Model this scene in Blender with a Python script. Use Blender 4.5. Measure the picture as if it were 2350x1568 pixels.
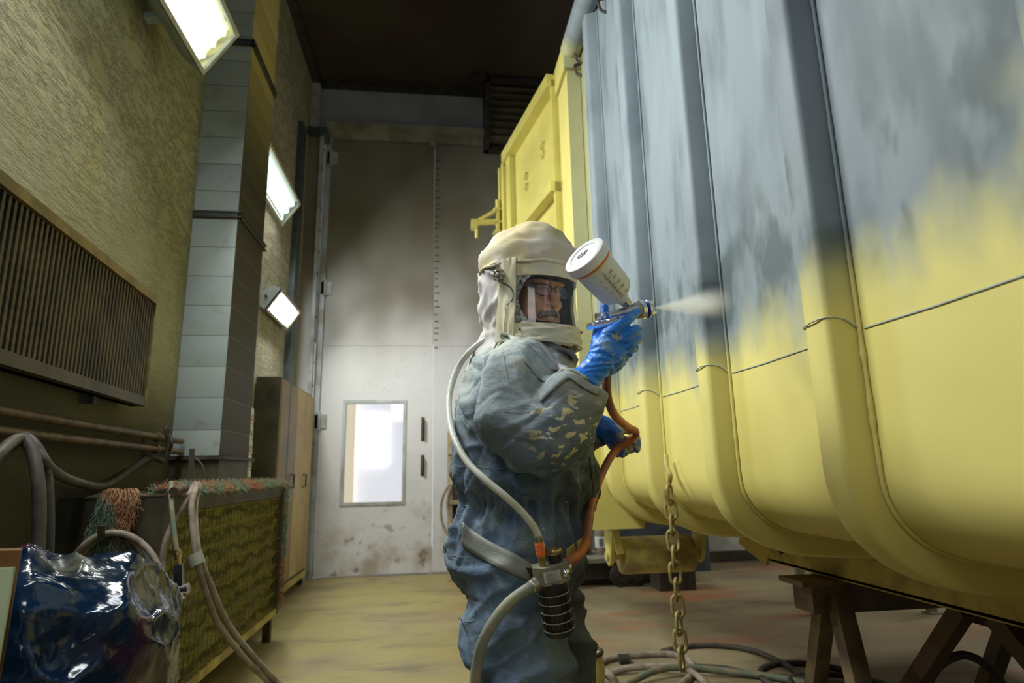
import bpy, bmesh, math, random
from mathutils import Vector as V, Matrix, noise as mn
random.seed(7)
for o in list(bpy.data.objects): bpy.data.objects.remove(o)
SC = bpy.context.scene
COL = SC.collection
R = math.radians

# ---------------------------------------------------------------- camera
FPX, CX, CY, H = 1400.0, 1175.0, 784.0, 1.10
_Y = V((1000-CX, 1088-CY, FPX)).normalized()
_u = V((-math.sin(R(1.2)), -math.cos(R(1.2)), 0)); _u.z = -(_u.x*_Y.x+_u.y*_Y.y)/_Y.z
_Z = _u.normalized(); _X = _Y.cross(_Z)
M3 = Matrix((_X, _Y, _Z))                       # camera (x right, y down, z forward) -> world
cam_d = bpy.data.cameras.new('camera'); cam = bpy.data.objects.new('camera', cam_d); COL.objects.link(cam)
cam_d.sensor_width = 36; cam_d.lens = FPX/2350*36; cam_d.clip_start = .05
c0, c1, c2 = M3.col[0], M3.col[1], M3.col[2]
cam.matrix_world = Matrix(((c0.x, -c1.x, -c2.x, 0), (c0.y, -c1.y, -c2.y, 0), (c0.z, -c1.z, -c2.z, H), (0, 0, 0, 1)))
cam_d.dof.use_dof = True; cam_d.dof.focus_distance = 1.72; cam_d.dof.aperture_fstop = 3.2
SC.camera = cam
# ---------------------------------------------------------------- world, exposure
W = bpy.data.worlds.new('world'); SC.world = W; W.use_nodes = True
W.node_tree.nodes['Background'].inputs[0].default_value = (.80, .90, 1.0, 1)
W.node_tree.nodes['Background'].inputs[1].default_value = 0.13
SC.view_settings.view_transform = 'Standard'; SC.view_settings.look = 'None'
SC.view_settings.exposure = 0.28; SC.view_settings.gamma = 1.0
SC.view_settings.use_curve_mapping = False
SC.cycles.volume_bounces = 2
def area(name, loc, target, sx, sy, power, color):
    l = bpy.data.lights.new(name, 'AREA'); l.shape = 'RECTANGLE'; l.size = sx; l.size_y = sy
    l.energy = power; l.color = color
    o = bpy.data.objects.new(name, l); COL.objects.link(o); o.location = loc
    o.rotation_euler = (V(target)-V(loc)).to_track_quat('-Z', 'Y').to_euler()
    return o
# unseen area lights standing in for the hall's other lamps
area('unseen_hall_light', (-1.10, 1.50, 3.35), (.8, 2.4, 1.1), .5, 1.0, 28, (.93, .98, 1.0))
area('unseen_hall_light', (-1.0, -1.2, 2.9), (.3, 1.9, 1.1), 1.6, 1.0, 16, (1.0, .98, .94))

area('unseen_hall_light', (4.6, 4.6, 3.4), (2.8, 4.6, 0), 1.2, .6, 34, (1.0, .97, .9))  # added light beyond the container, brightens the floor there

def at(px, py, y=None, x=None, z=None):
    "the point a line of sight meets at depth y (or on plane x, or at height z)"
    d = M3 @ V((px-CX, py-CY, FPX))
    t = y/d.y if y is not None else (x/d.x if x is not None else (z-H)/d.z)
    return V((0, 0, H)) + d*t

# ---------------------------------------------------------------- object helpers
def tag(o, label=None, cat=None, group=None, kind=None):
    if label: o['label'] = label
    if cat: o['category'] = cat
    if group: o['group'] = group
    if kind: o['kind'] = kind
    return o
def empty(name, loc=(0, 0, 0), label=None, cat=None, group=None):
    o = bpy.data.objects.new(name, None); COL.objects.link(o); o.location = loc; o.empty_display_size = .05
    return tag(o, label, cat, group)
def wloc(o):
    p = V((0, 0, 0))
    while o is not None:
        p += o.location; o = o.parent
    return p
def obj(name, bm, m, parent=None, smooth=None, bevel=0, seg=2):
    "link bm (world coordinates) as one mesh object; its origin is its parent's"
    me = bpy.data.meshes.new(name)
    if bevel:
        es = [e for e in bm.edges if len(e.link_faces) == 2 and e.calc_face_angle(0) > .6]
        bmesh.ops.bevel(bm, geom=es, offset=bevel, segments=seg, profile=.6, affect='EDGES')
    bmesh.ops.recalc_face_normals(bm, faces=bm.faces)
    if parent is not None:
        off = wloc(parent)
        for v in bm.verts: v.co -= off
    bm.to_mesh(me); bm.free()
    if m is not None: me.materials.append(m)
    if smooth is not None or bevel:
        for p in me.polygons: p.use_smooth = True
        try: me.set_sharp_from_angle(angle=R(smooth if smooth else 40))
        except Exception: pass
    o = bpy.data.objects.new(name, me); COL.objects.link(o)
    if parent is not None: o.parent = parent
    return o
def struct(name, bm, m, parent=None, **k):
    o = obj(name, bm, m, parent, **k)
    if parent is None: o['kind'] = 'structure'
    return o
def B(): return bmesh.new()
def box(bm, lo, hi, rot=None, piv=None):
    lo, hi = V(lo), V(hi)
    vs = [bm.verts.new((x, y, z)) for x in (lo.x, hi.x) for y in (lo.y, hi.y) for z in (lo.z, hi.z)]
    for f in ((0, 1, 3, 2), (4, 6, 7, 5), (0, 4, 5, 1), (2, 3, 7, 6), (0, 2, 6, 4), (1, 5, 7, 3)): bm.faces.new([vs[i] for i in f])
    if rot is not None:
        c = V(piv) if piv is not None else (lo+hi)/2
        for v in vs: v.co = rot @ (v.co-c) + c
    return vs
def frame(d):
    d = V(d).normalized(); a = V((0, 0, 1)) if abs(d.z) < .9 else V((1, 0, 0))
    u = d.cross(a).normalized(); return u, d.cross(u).normalized()
def bar(bm, p, q, w, h=None, up=None):
    "rectangular bar from p to q"
    p, q = V(p), V(q); h = h or w; d = (q-p).normalized()
    if up is not None: u = d.cross(V(up)).normalized(); v = u.cross(d).normalized()
    else: u, v = frame(d)
    a = [p+u*sx*w/2+v*sy*h/2 for sx, sy in ((-1, -1), (1, -1), (1, 1), (-1, 1))]
    b = [x+(q-p) for x in a]
    A = [bm.verts.new(x) for x in a]; Bv = [bm.verts.new(x) for x in b]
    bm.faces.new(A[::-1]); bm.faces.new(Bv)
    for i in range(4): bm.faces.new((A[i], A[(i+1) % 4], Bv[(i+1) % 4], Bv[i]))
def smooth_path(pts, n=8):
    pts = [V(p) for p in pts]
    if len(pts) < 3: return pts
    P = [pts[0]*2-pts[1]] + pts + [pts[-1]*2-pts[-2]]; out = []
    for i in range(1, len(P)-2):
        for k in range(n):
            t = k/n; a, b, c, d = P[i-1], P[i], P[i+1], P[i+2]
            out.append(.5*((2*b)+(c-a)*t+(2*a-5*b+4*c-d)*t*t+(-a+3*b-3*c+d)*t**3))
    return out+[pts[-1]]
def tube(bm, pts, r, n=10, cap=True, closed=False):
    pts = [V(p) for p in pts]; rs = r if isinstance(r, (list, tuple)) else [r]*len(pts)
    if len(rs) != len(pts):
        rs = [rs[min(len(rs)-1, int(i*(len(rs)-1)/(len(pts)-1)))]*(1-((i*(len(rs)-1)/(len(pts)-1)) % 1)) + rs[min(len(rs)-1, int(i*(len(rs)-1)/(len(pts)-1))+1)]*((i*(len(rs)-1)/(len(pts)-1)) % 1) for i in range(len(pts))]
    L = len(pts); rings = []; u = None
    for i in range(L):
        if closed: t = pts[(i+1) % L]-pts[i-1]
        else: t = pts[min(i+1, L-1)]-pts[max(i-1, 0)]
        if t.length < 1e-9: t = V((0, 0, 1))
        t.normalize()
        if u is None: u = frame(t)[0]
        else:
            u = u-t*u.dot(t); u = u.normalized() if u.length > 1e-6 else frame(t)[0]
        w = t.cross(u)
        rings.append([bm.verts.new(pts[i]+(u*math.cos(2*math.pi*k/n)+w*math.sin(2*math.pi*k/n))*rs[i]) for k in range(n)])
    for i in range(L if closed else L-1):
        a, b = rings[i], rings[(i+1) % L]
        for k in range(n): bm.faces.new((a[k], a[(k+1) % n], b[(k+1) % n], b[k]))
    if cap and not closed: bm.faces.new(rings[0][::-1]); bm.faces.new(rings[-1])
def lathe(bm, p, axis, prof, n=24):
    "prof: (distance along axis, radius) pairs"
    p = V(p); axis = V(axis).normalized(); u, w = frame(axis); rings = []
    for d, r in prof:
        rings.append([bm.verts.new(p+axis*d+(u*math.cos(2*math.pi*k/n)+w*math.sin(2*math.pi*k/n))*max(r, 1e-4)) for k in range(n)])
    for a, b in zip(rings, rings[1:]):
        for k in range(n): bm.faces.new((a[k], a[(k+1) % n], b[(k+1) % n], b[k]))
    if prof[0][1] > 1e-4: bm.faces.new(rings[0][::-1])
    if prof[-1][1] > 1e-4: bm.faces.new(rings[-1])
def cyl(bm, p, q, r, n=20): p, q = V(p), V(q); lathe(bm, p, q-p, [(0, r), ((q-p).length, r)], n)
def grid(bm, f, nu, nv, closed_u=False):
    "surface from f(i/nu, j/nv)"
    g = [[bm.verts.new(f(i/nu, j/nv)) for j in range(nv+1)] for i in range(nu if closed_u else nu+1)]
    for i in range(nu):
        for j in range(nv):
            a, b = g[i], g[(i+1) % len(g)]
            bm.faces.new((a[j], b[j], b[j+1], a[j+1]))
    return g
def torus(bm, c, axis, R_, r, n=24, m=8, sx=1.0):
    u, w = frame(axis); c = V(c)
    tube(bm, [c+u*math.cos(2*math.pi*k/n)*R_*sx+w*math.sin(2*math.pi*k/n)*R_ for k in range(n)], r, m, closed=True)
def ball(bm, c, r, sc=(1, 1, 1), n=16):
    q = bmesh.ops.create_uvsphere(bm, u_segments=n, v_segments=max(6, n//2), radius=1)
    for v in q['verts']: v.co = V(c)+V((v.co.x*r*sc[0], v.co.y*r*sc[1], v.co.z*r*sc[2]))

# ---------------------------------------------------------------- material helper
class Nt:
    def __init__(s, name):
        s.m = bpy.data.materials.new(name); s.m.use_nodes = True; s.t = s.m.node_tree; s.n = s.t.nodes; s.l = s.t.links
        s.b = s.n['Principled BSDF']; s.out = s.n['Material Output']
    def put(s, node, i, v):
        if v is None: return
        if isinstance(v, bpy.types.NodeSocket): s.l.new(v, node.inputs[i])
        elif isinstance(v, (tuple, list)) and len(v) == 3 and node.inputs[i].type == 'RGBA': node.inputs[i].default_value = (*v, 1)
        else: node.inputs[i].default_value = v
    def coord(s, off=(0, 0, 0), rot=(0, 0, 0), sc=(1, 1, 1), kind='Object'):
        c = s.n.new('ShaderNodeTexCoord'); mp = s.n.new('ShaderNodeMapping')
        mp.inputs[1].default_value = off; mp.inputs[2].default_value = rot; mp.inputs[3].default_value = sc
        s.l.new(c.outputs[kind], mp.inputs[0]); return mp.outputs[0]
    def mp(s, vec, off=(0, 0, 0), rot=(0, 0, 0), sc=(1, 1, 1)):
        mp = s.n.new('ShaderNodeMapping'); mp.inputs[1].default_value = off; mp.inputs[2].default_value = rot; mp.inputs[3].default_value = sc
        s.l.new(vec, mp.inputs[0]); return mp.outputs[0]
    def noise(s, vec, scale, detail=4, rough=.55, dist=0):
        n = s.n.new('ShaderNodeTexNoise'); s.l.new(vec, n.inputs['Vector'])
        n.inputs['Scale'].default_value = scale; n.inputs['Detail'].default_value = detail
        n.inputs['Roughness'].default_value = rough; n.inputs['Distortion'].default_value = dist; return n.outputs[0]
    def vor(s, vec, scale, feat='F1'):
        n = s.n.new('ShaderNodeTexVoronoi'); n.feature = feat; s.l.new(vec, n.inputs['Vector']); n.inputs['Scale'].default_value = scale
        return n.outputs[0]
    def wave(s, vec, scale, d=0, dirn='X', prof='SIN'):
        n = s.n.new('ShaderNodeTexWave'); n.bands_direction = dirn; n.wave_profile = prof; s.l.new(vec, n.inputs['Vector'])
        n.inputs['Scale'].default_value = scale; n.inputs['Distortion'].default_value = d; return n.outputs['Fac']
    def math(s, op, a, b=None, c=None):
        n = s.n.new('ShaderNodeMath'); n.operation = op; s.put(n, 0, a); s.put(n, 1, b)
        if c is not None: s.put(n, 2, c)
        return n.outputs[0]
    def step(s, v, a, b):
        n = s.n.new('ShaderNodeMapRange'); n.interpolation_type = 'SMOOTHSTEP'
        s.put(n, 0, v); n.inputs[1].default_value = min(a, b); n.inputs[2].default_value = max(a, b)
        n.inputs[3].default_value = 0 if a < b else 1; n.inputs[4].default_value = 1 if a < b else 0
        return n.outputs[0]
    def mix(s, f, a, b, mode='MIX'):
        n = s.n.new('ShaderNodeMix'); n.data_type = 'RGBA'; n.blend_type = mode
        s.put(n, 0, f); s.put(n, 6, a); s.put(n, 7, b); return n.outputs[2]
    def xyz(s, vec):
        n = s.n.new('ShaderNodeSeparateXYZ'); s.l.new(vec, n.inputs[0]); return n.outputs
    def bump(s, h, strength=.3, dist=.01, normal=None):
        n = s.n.new('ShaderNodeBump'); s.put(n, 'Height', h); n.inputs['Strength'].default_value = strength; n.inputs['Distance'].default_value = dist
        if normal is not None: s.l.new(normal, n.inputs['Normal'])
        return n.outputs[0]
    def fin(s, color=None, rough=.5, metal=0, normal=None, **k):
        s.put(s.b, 'Base Color', color); s.put(s.b, 'Roughness', rough); s.put(s.b, 'Metallic', metal)
        if normal is not None: s.l.new(normal, s.b.inputs['Normal'])
        for kk, v in k.items(): s.put(s.b, kk.replace('_', ' '), v)
        return s.m
def simple(name, c1, c2=None, rough=.5, metal=0, scale=8, bump=0, bscale=60, lo=.4, hi=.65, **k):
    t = Nt(name); v = t.coord(); c = c1
    if c2 is not None: c = t.mix(t.step(t.noise(v, scale, 5), lo, hi), c1, c2)
    nrm = t.bump(t.noise(v, bscale, 4), bump, .004) if bump else None
    return t.fin(c, rough, metal, nrm, **k)
def emis(name, col, st):
    t = Nt(name); t.fin((.8, .8, .8), .5); t.put(t.b, 'Emission Color', col); t.put(t.b, 'Emission Strength', st); return t.m

def clear(name, tint=(1, 1, 1), gloss=.08):
    "thin sheet of clear glass or film: lets light straight through, mirrors a little"
    t = Nt(name); t.n.remove(t.b); tr = t.n.new('ShaderNodeBsdfTransparent'); tr.inputs[0].default_value = (*tint, 1)
    gl = t.n.new('ShaderNodeBsdfGlossy'); gl.inputs['Roughness'].default_value = .04; gl.inputs[0].default_value = (1, 1, 1, 1)
    lw = t.n.new('ShaderNodeLayerWeight'); lw.inputs[0].default_value = .35
    f = t.math('MULTIPLY_ADD', lw.outputs['Fresnel'], .6, gloss*.4); mx = t.n.new('ShaderNodeMixShader')
    t.l.new(f, mx.inputs[0]); t.l.new(tr.outputs[0], mx.inputs[1]); t.l.new(gl.outputs[0], mx.inputs[2]); t.l.new(mx.outputs[0], t.out.inputs[0]); return t.m

# ---------------------------------------------------------------- materials
def m_floor():
    t = Nt('dusty_concrete'); v = t.coord()
    a = t.noise(v, 1.3, 6, .6); b = t.noise(t.mp(v, sc=(.5, 1.8, 1)), 2.2, 7, .65, .6); g = t.noise(v, 40, 4)
    c = t.mix(t.step(a, .3, .7), (.19, .150, .088), (.31, .25, .135))
    X = t.xyz(v)
    yl = t.math('MULTIPLY', t.step(X[0], 1.4, -.4), t.step(t.noise(v, 1.1, 5), .25, .6))
    c = t.mix(t.math('MULTIPLY', yl, .75), c, (.36, .30, .085))
    red = t.math('MULTIPLY', t.step(X[0], -.2, .8), t.step(t.noise(t.mp(v, off=(.6, 2, 0), sc=(.7, 2.0, 1)), 1.1, 5), .50, .68))
    c = t.mix(t.math('MULTIPLY', red, .75), c, (.36, .11, .04))
    c = t.mix(t.math('MULTIPLY', t.step(b, .50, .72), .65), c, (.10, .08, .055))
    c = t.mix(t.math('MULTIPLY', t.step(g, .5, .75), .25), c, (.42, .36, .22))
    return t.fin(c, t.math('MULTIPLY_ADD', a, .3, .38), 0, t.bump(t.math('ADD', t.math('MULTIPLY', b, .5), g), .15, .004))
def m_plaster(name, base, dirty, stain=(.30, .25, .07), dz=None):
    t = Nt(name); v = t.coord()
    rot = t.mp(v, rot=(R(-7), 0, 0), sc=(1, .55, 2.0))
    gr = t.noise(rot, 6, 8, .65, .15); fine = t.noise(rot, 26, 6, .7); big = t.noise(v, .9, 4)
    crack = t.step(t.math('ABSOLUTE', t.math('SUBTRACT', t.noise(t.mp(v, rot=(R(-9), 0, 0), sc=(1, .42, 1.5)), 9, 10, .8, .2), .5)), .035, .0)
    rg = t.step(t.noise(t.mp(v, off=(3, 1, 2)), 1.1, 3), .36, .62)
    Z = t.xyz(v)[2]
    rg = t.math('MAXIMUM', t.math('MULTIPLY', rg, .6), t.step(t.math('ADD', Z, t.math('MULTIPLY', big, 1.2)), 2.6, 3.4))
    c = t.mix(t.step(big, .3, .7), base, dirty)
    c = t.mix(t.math('MULTIPLY', t.step(t.noise(t.mp(v, sc=(6, 6, .5)), 2.2, 6), .45, .7), .45), c, stain)
    c = t.mix(t.math('MULTIPLY', t.math('MULTIPLY', crack, rg), .75), c, (.035, .03, .012))
    c = t.mix(t.math('MULTIPLY', t.step(fine, .55, .72), .35), c, (.08, .07, .035))
    # soot and overspray that settled on the lower wall
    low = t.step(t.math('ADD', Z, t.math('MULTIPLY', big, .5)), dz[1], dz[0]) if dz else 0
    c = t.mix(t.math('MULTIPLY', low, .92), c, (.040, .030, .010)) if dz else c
    h = t.math('ADD', t.math('MULTIPLY', gr, 1.0), t.math('MULTIPLY', fine, .45))
    return t.fin(c, .9, 0, t.bump(h, .6, .02))
def m_paint():
    "rail-wagon body: grey primer being oversprayed yellow"
    t = Nt('wagon_paint'); v = t.coord(off=(1.9, 2.0, 0)); X = t.xyz(v)
    n1 = t.noise(v, 2.3, 3, .5); n2 = t.noise(t.mp(v, sc=(1, 3.2, 1.0)), 2.3, 3, .5, .2)
    b = t.math('ADD', X[2], t.math('MULTIPLY_ADD', n1, -.36, .18))
    b = t.math('ADD', b, t.math('MULTIPLY_ADD', n2, -.28, .14))
    y_low = t.step(b, 1.64, 1.40)
    b2 = t.math('ADD', X[1], t.math('MULTIPLY_ADD', n1, -.5, .25))
    near = t.math('MULTIPLY', t.step(b2, .90, .72), t.step(X[2], 1.84, 1.62))
    far = t.math('MULTIPLY', t.step(X[1], 3.50, 3.66), t.math('MULTIPLY_ADD', t.step(X[1], 3.726, 3.736), .5, .5))
    fy = t.math('MAXIMUM', y_low, t.math('MAXIMUM', near, far))
    g = t.mix(t.step(n2, .44, .70), (.195, .235, .265), (.125, .155, .178))
    g = t.mix(t.math('MULTIPLY', t.step(t.noise(t.mp(v, sc=(1, 2.5, .55)), 2.6, 3), .42, .66), .6), g, (.235, .28, .305))
    patch = t.math('MULTIPLY', t.math('MULTIPLY', t.step(X[2], 1.42, 1.62), t.step(X[2], 2.15, 1.75)), t.step(t.noise(t.mp(v, off=(2, 0, 4), sc=(1, 2.8, 1.3)), 2.3, 3), .48, .62))
    g = t.mix(t.math('MULTIPLY', patch, .85), g, (.065, .092, .10))
    y = t.mix(t.step(t.noise(v, 1.7, 4), .35, .7), (.70, .615, .195), (.64, .56, .165))
    fmid = t.math('MULTIPLY', t.math('MULTIPLY', fy, t.math('SUBTRACT', 1, fy)), 4)
    c = t.mix(fy, g, y)
    grain = t.noise(v, 260, 2)
    c = t.mix(t.math('MULTIPLY', t.math('MULTIPLY', fmid, grain), .35), c, (.30, .36, .22))
    return t.fin(c, t.math('MULTIPLY_ADD', fy, -.12, .62), 0, t.bump(t.noise(v, 5, 2), .06, .02), Specular_IOR_Level=.35)
M = {}
M['floor'] = m_floor()
M['plaster'] = m_plaster('rough_plaster', (.33, .315, .18), (.25, .23, .11), dz=(1.45, 2.1))
M['plaster_far'] = m_plaster('rough_plaster_pale', (.40, .38, .30), (.34, .31, .22))
M['ceiling'] = simple('soot_brown_ceiling', (.060, .047, .033), (.045, .028, .022), .85, scale=.8, bump=.1)
M['wallback'] = simple('pale_wall', (.38, .39, .42), (.30, .31, .34), .8, scale=1.5)
M['wallright'] = simple('grey_wall', (.52, .52, .50), (.36, .35, .31), .8, scale=3)
M['steel_blue'] = simple('blue_grey_steel', (.10, .125, .14), (.06, .07, .075), .45, .5, scale=4)
M['steel_light'] = simple('pale_painted_steel', (.46, .49, .50), (.30, .30, .26), .5, .1, scale=5)
def m_door():
    t = Nt('door_leaf'); v = t.coord(); X = t.xyz(v)
    top = t.step(X[2], 2.3, 4.2)  # upper leaf painted darker, the light's falloff put into the colour
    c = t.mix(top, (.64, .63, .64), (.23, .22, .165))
    c = t.mix(t.math('MULTIPLY', t.step(t.noise(t.mp(v, sc=(1, 1, .8)), 1.0, 2), .34, .72), t.math('MULTIPLY', t.step(X[2], 1.7, 3.4), .85)), c, (.15, .12, .075))
    low = t.step(X[2], 1.2, .2)
    c = t.mix(t.math('MULTIPLY', low, t.math('MULTIPLY', t.step(t.noise(v, 2.6, 6), .45, .7), .7)), c, (.30, .22, .13))
    c = t.mix(t.math('MULTIPLY', low, t.math('MULTIPLY', t.step(t.noise(v, 7, 5), .58, .7), .7)), c, (.13, .10, .08))
    c = t.mix(t.math('MULTIPLY', t.step(t.noise(v, 45, 3), .64, .74), .5), c, (.14, .12, .10))
    return t.fin(c, .45, 0, t.bump(t.noise(v, 2, 3), .05, .02))
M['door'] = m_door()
M['header'] = simple('dusty_header_paint', (.34, .33, .27), (.22, .20, .15), .55, scale=4)
M['paint'] = m_paint()
M['yellow'] = simple('fresh_yellow_paint', (.64, .565, .165), (.58, .505, .14), .24, scale=3)
M['yellow_dirty'] = simple('dusty_yellow_paint', (.52, .42, .11), (.30, .24, .08), .55, scale=9, bump=.1)
M['weld'] = simple('weld_bead', (.60, .58, .36), (.36, .42, .42), .45, scale=4, bump=.8, bscale=140)
M['seam'] = simple('primer_seam', (.34, .40, .40), (.42, .46, .40), .5, scale=9, bump=.5)
def m_duct():
    t = Nt('duct_sheet'); v = t.coord(); X = t.xyz(v)
    band = t.math('FRACT', t.math('MULTIPLY', X[2], 5.0))
    cell = t.math('FRACT', t.math('MULTIPLY', t.math('SINE', t.math('MULTIPLY', t.math('FLOOR', t.math('MULTIPLY', X[2], 5.0)), 12.9)), 4375.5))
    c = t.mix(cell, (.50, .56, .53), (.38, .44, .43))
    c = t.mix(t.math('MULTIPLY', t.step(X[2], 1.9, 3.2), t.math('MULTIPLY', t.step(t.noise(v, 2.0, 4), .4, .7), .6)), c, (.42, .42, .30))
    c = t.mix(t.math('MULTIPLY', t.step(t.noise(v, 7, 5), .55, .75), .4), c, (.18, .16, .09))
    c = t.mix(t.step(band, .955, .99), c, (.16, .17, .15))
    h = t.math('ADD', t.math('MULTIPLY', t.math('SINE', t.math('MULTIPLY', band, 3.1416)), .5), t.math('MULTIPLY', t.noise(v, 5, 2), .4))
    return t.fin(c, .36, .35, t.bump(h, .35, .02))
M['duct'] = m_duct()
def m_duct2():
    t = Nt('duct_sheet_sprayed'); v = t.coord(); X = t.xyz(v)
    band = t.math('FRACT', t.math('MULTIPLY', X[2], 5.0))
    cell = t.math('FRACT', t.math('MULTIPLY', t.math('SINE', t.math('MULTIPLY', t.math('FLOOR', t.math('MULTIPLY', X[2], 5.0)), 7.7)), 3471.5))
    c = t.mix(cell, (.46, .38, .15), (.35, .28, .10))
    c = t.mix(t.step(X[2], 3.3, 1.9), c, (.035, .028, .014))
    c = t.mix(t.step(band, .955, .99), c, (.12, .10, .05))
    return t.fin(c, .6, 0, t.bump(t.math('SINE', t.math('MULTIPLY', band, 3.1416)), .3, .015))
M['duct2'] = m_duct2()
M['dark_steel'] = simple('dark_grimy_steel', (.045, .040, .030), (.085, .070, .040), .6, .3, scale=6, bump=.2)
M['olive'] = simple('olive_grimy_sheet', (.085, .075, .040), (.045, .038, .022), .55, .2, scale=4, bump=.15)
M['radiator'] = simple('radiator_enamel', (.080, .056, .022), (.034, .026, .014), .5, .1, scale=5, bump=.2)
M['radiator_rail'] = simple('radiator_edge_enamel', (.22, .15, .04), (.13, .09, .03), .45, .1, scale=8)
M['pipe'] = simple('brown_pipe', (.15, .095, .035), (.07, .045, .02), .5, .2, scale=14, bump=.2)
M['rubber'] = simple('black_rubber', (.03, .026, .022), (.06, .05, .035), .6, scale=12)
M['hose_tan'] = simple('tan_sprayed_hose', (.30, .25, .19), (.20, .15, .11), .7, scale=18, bump=.3, bscale=120)
M['hose_green'] = simple('green_sprayed_hose', (.12, .16, .11), (.26, .19, .10), .65, scale=14, bump=.3, bscale=120)
M['hose_dark'] = simple('dark_hose', (.045, .040, .034), (.09, .072, .05), .6, scale=14, bump=.2)
M['hose_orange'] = simple('dark_orange_hose', (.55, .17, .035), (.26, .085, .05), .5, scale=11, bump=.3, bscale=90, lo=.35, hi=.6)
M['hose_grey'] = simple('grey_dusty_hose', (.23, .25, .22), (.32, .30, .20), .6, scale=16, bump=.2)
M['chrome'] = simple('chrome', (.86, .86, .88), None, .22, 1)
M['chrome_dull'] = simple('dull_metal', (.55, .53, .48), (.35, .31, .2), .35, .8, scale=40)
M['brass'] = simple('brass', (.50, .38, .14), (.35, .3, .15), .35, .9, scale=40)
M['cream'] = simple('cream_coated_cloth', (.74, .68, .44), (.66, .63, .50), .7, scale=9, bump=.3, bscale=26)
M['white_plastic'] = simple('white_plastic', (.85, .85, .86), (.78, .78, .78), .35, scale=10)
M['orange'] = simple('orange_plastic', (.85, .18, .03), None, .4)
M['black_plastic'] = simple('black_plastic', (.02, .018, .016), (.05, .04, .035), .3, scale=20)
M['paper'] = simple('white_label', (.80, .80, .80), None, .5)
M['print'] = simple('grey_print', (.12, .12, .13), None, .5)
M['blue_ring'] = simple('blue_ring', (.03, .05, .45), None, .3)
# ================================================================ SETTING
YB = 7.35; ZC = 6.14; YJ = 4.05
def wx(y): return -1.25-.09*y
b = B(); box(b, (-3.2, -3.0, -.12), (5.6, YB+.3, 0)); struct('floor', b, M['floor'])
b = B(); box(b, (-3.2, 1.0, ZC), (5.6, YB+.3, ZC+.15)); struct('ceiling', b, M['ceiling'])
b = B()
def prism(b, quad, z0, z1):
    lo = [b.verts.new((x, y, z0)) for x, y in quad]; hi = [b.verts.new((x, y, z1)) for x, y in quad]
    b.faces.new(lo[::-1]); b.faces.new(hi)
    for i in range(len(quad)): b.faces.new((lo[i], lo[(i+1) % len(quad)], hi[(i+1) % len(quad)], hi[i]))
prism(b, [(wx(-1.2), -1.2), (wx(YJ), YJ), (wx(YJ)-.25, YJ), (wx(-1.2)-.25, -1.2)], 0, ZC); wl = struct('wall_left', b, M['plaster'])
b = B(); prism(b, [(-1.60, YJ), (-1.60, 6.55), (-1.60, YB), (-1.95, YB), (-1.95, YJ)], 0, ZC); struct('wall_left_far', b, M['plaster_far'])
b = B(); box(b, (-2.6, YB+.02, 5.42), (1.7, YB+.3, ZC)); struct('wall_back', b, M['wallback'])
b = B(); box(b, (1.25, YB+.02, 0), (5.6, YB+.3, 5.42)); struct('wall_back_right', b, M['wallright'])
b = B(); box(b, (1.3, YB-.03, 0), (5.45, YB+.02, .12)); struct('baseboard_back', b, M['dark_steel'])
b = B(); box(b, (5.4, 1.5, 0), (5.6, YB+.3, ZC)); struct('wall_right', b, M['wallright'])
b = B(); box(b, (-1.6, 1.0, ZC-.10), (-1.5, YB, ZC)); struct('trim_1', b, M['rubber'])
b = B(); box(b, (-1.6, YB-.10, ZC-.07), (1.9, YB+.02, ZC)); struct('trim_2', b, M['rubber'])
# steel portal beside the door
p = struct('trim_3', (lambda b: (box(b, (-1.60, 6.60, 0), (-1.54, 6.78, 5.12)), b)[1])(B()), M['steel_blue'], bevel=.006)
b = B(); box(b, (-1.72, 7.16, 0), (-1.42, 7.22, 5.25)); pw = struct('wall_door_side', b, M['door'])
b = B(); box(b, (-1.72, 7.05, 5.25), (-1.36, 7.34, 5.33)); struct('trim_4', b, M['steel_blue'], bevel=.006)
b = B(); box(b, (-1.60, 7.20, 5.33), (-1.50, 7.30, ZC)); struct('trim_5', b, M['steel_light'], bevel=.006)
b = B(); box(b, (-1.45, 7.12, 0), (-1.41, 7.22, 5.25))
jamb = struct('trim_6', b, M['steel_light'], bevel=.004)
for k in range(18):
    b = B(); cyl(b, (-1.415, 7.17, .5+k*.27), (-1.40, 7.17, .5+k*.27), .012, 8); obj('bolt', b, M['dark_steel'], jamb)
# horizontal header above the leaves
b = B(); box(b, (-1.40, YB-.16, 5.42), (1.75, YB+.02, 5.50)); struct('trim_7', b, M['header'], bevel=.012)
b = B(); box(b, (-1.40, YB-.06, 5.33), (1.75, YB+.02, 5.42)); struct('trim_8', b, M['header'], bevel=.006)
b = B(); box(b, (-1.42, YB-.05, 0), (-1.345, YB+.02, 5.34)); struct('trim_9', b, M['steel_light'], bevel=.004)
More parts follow.
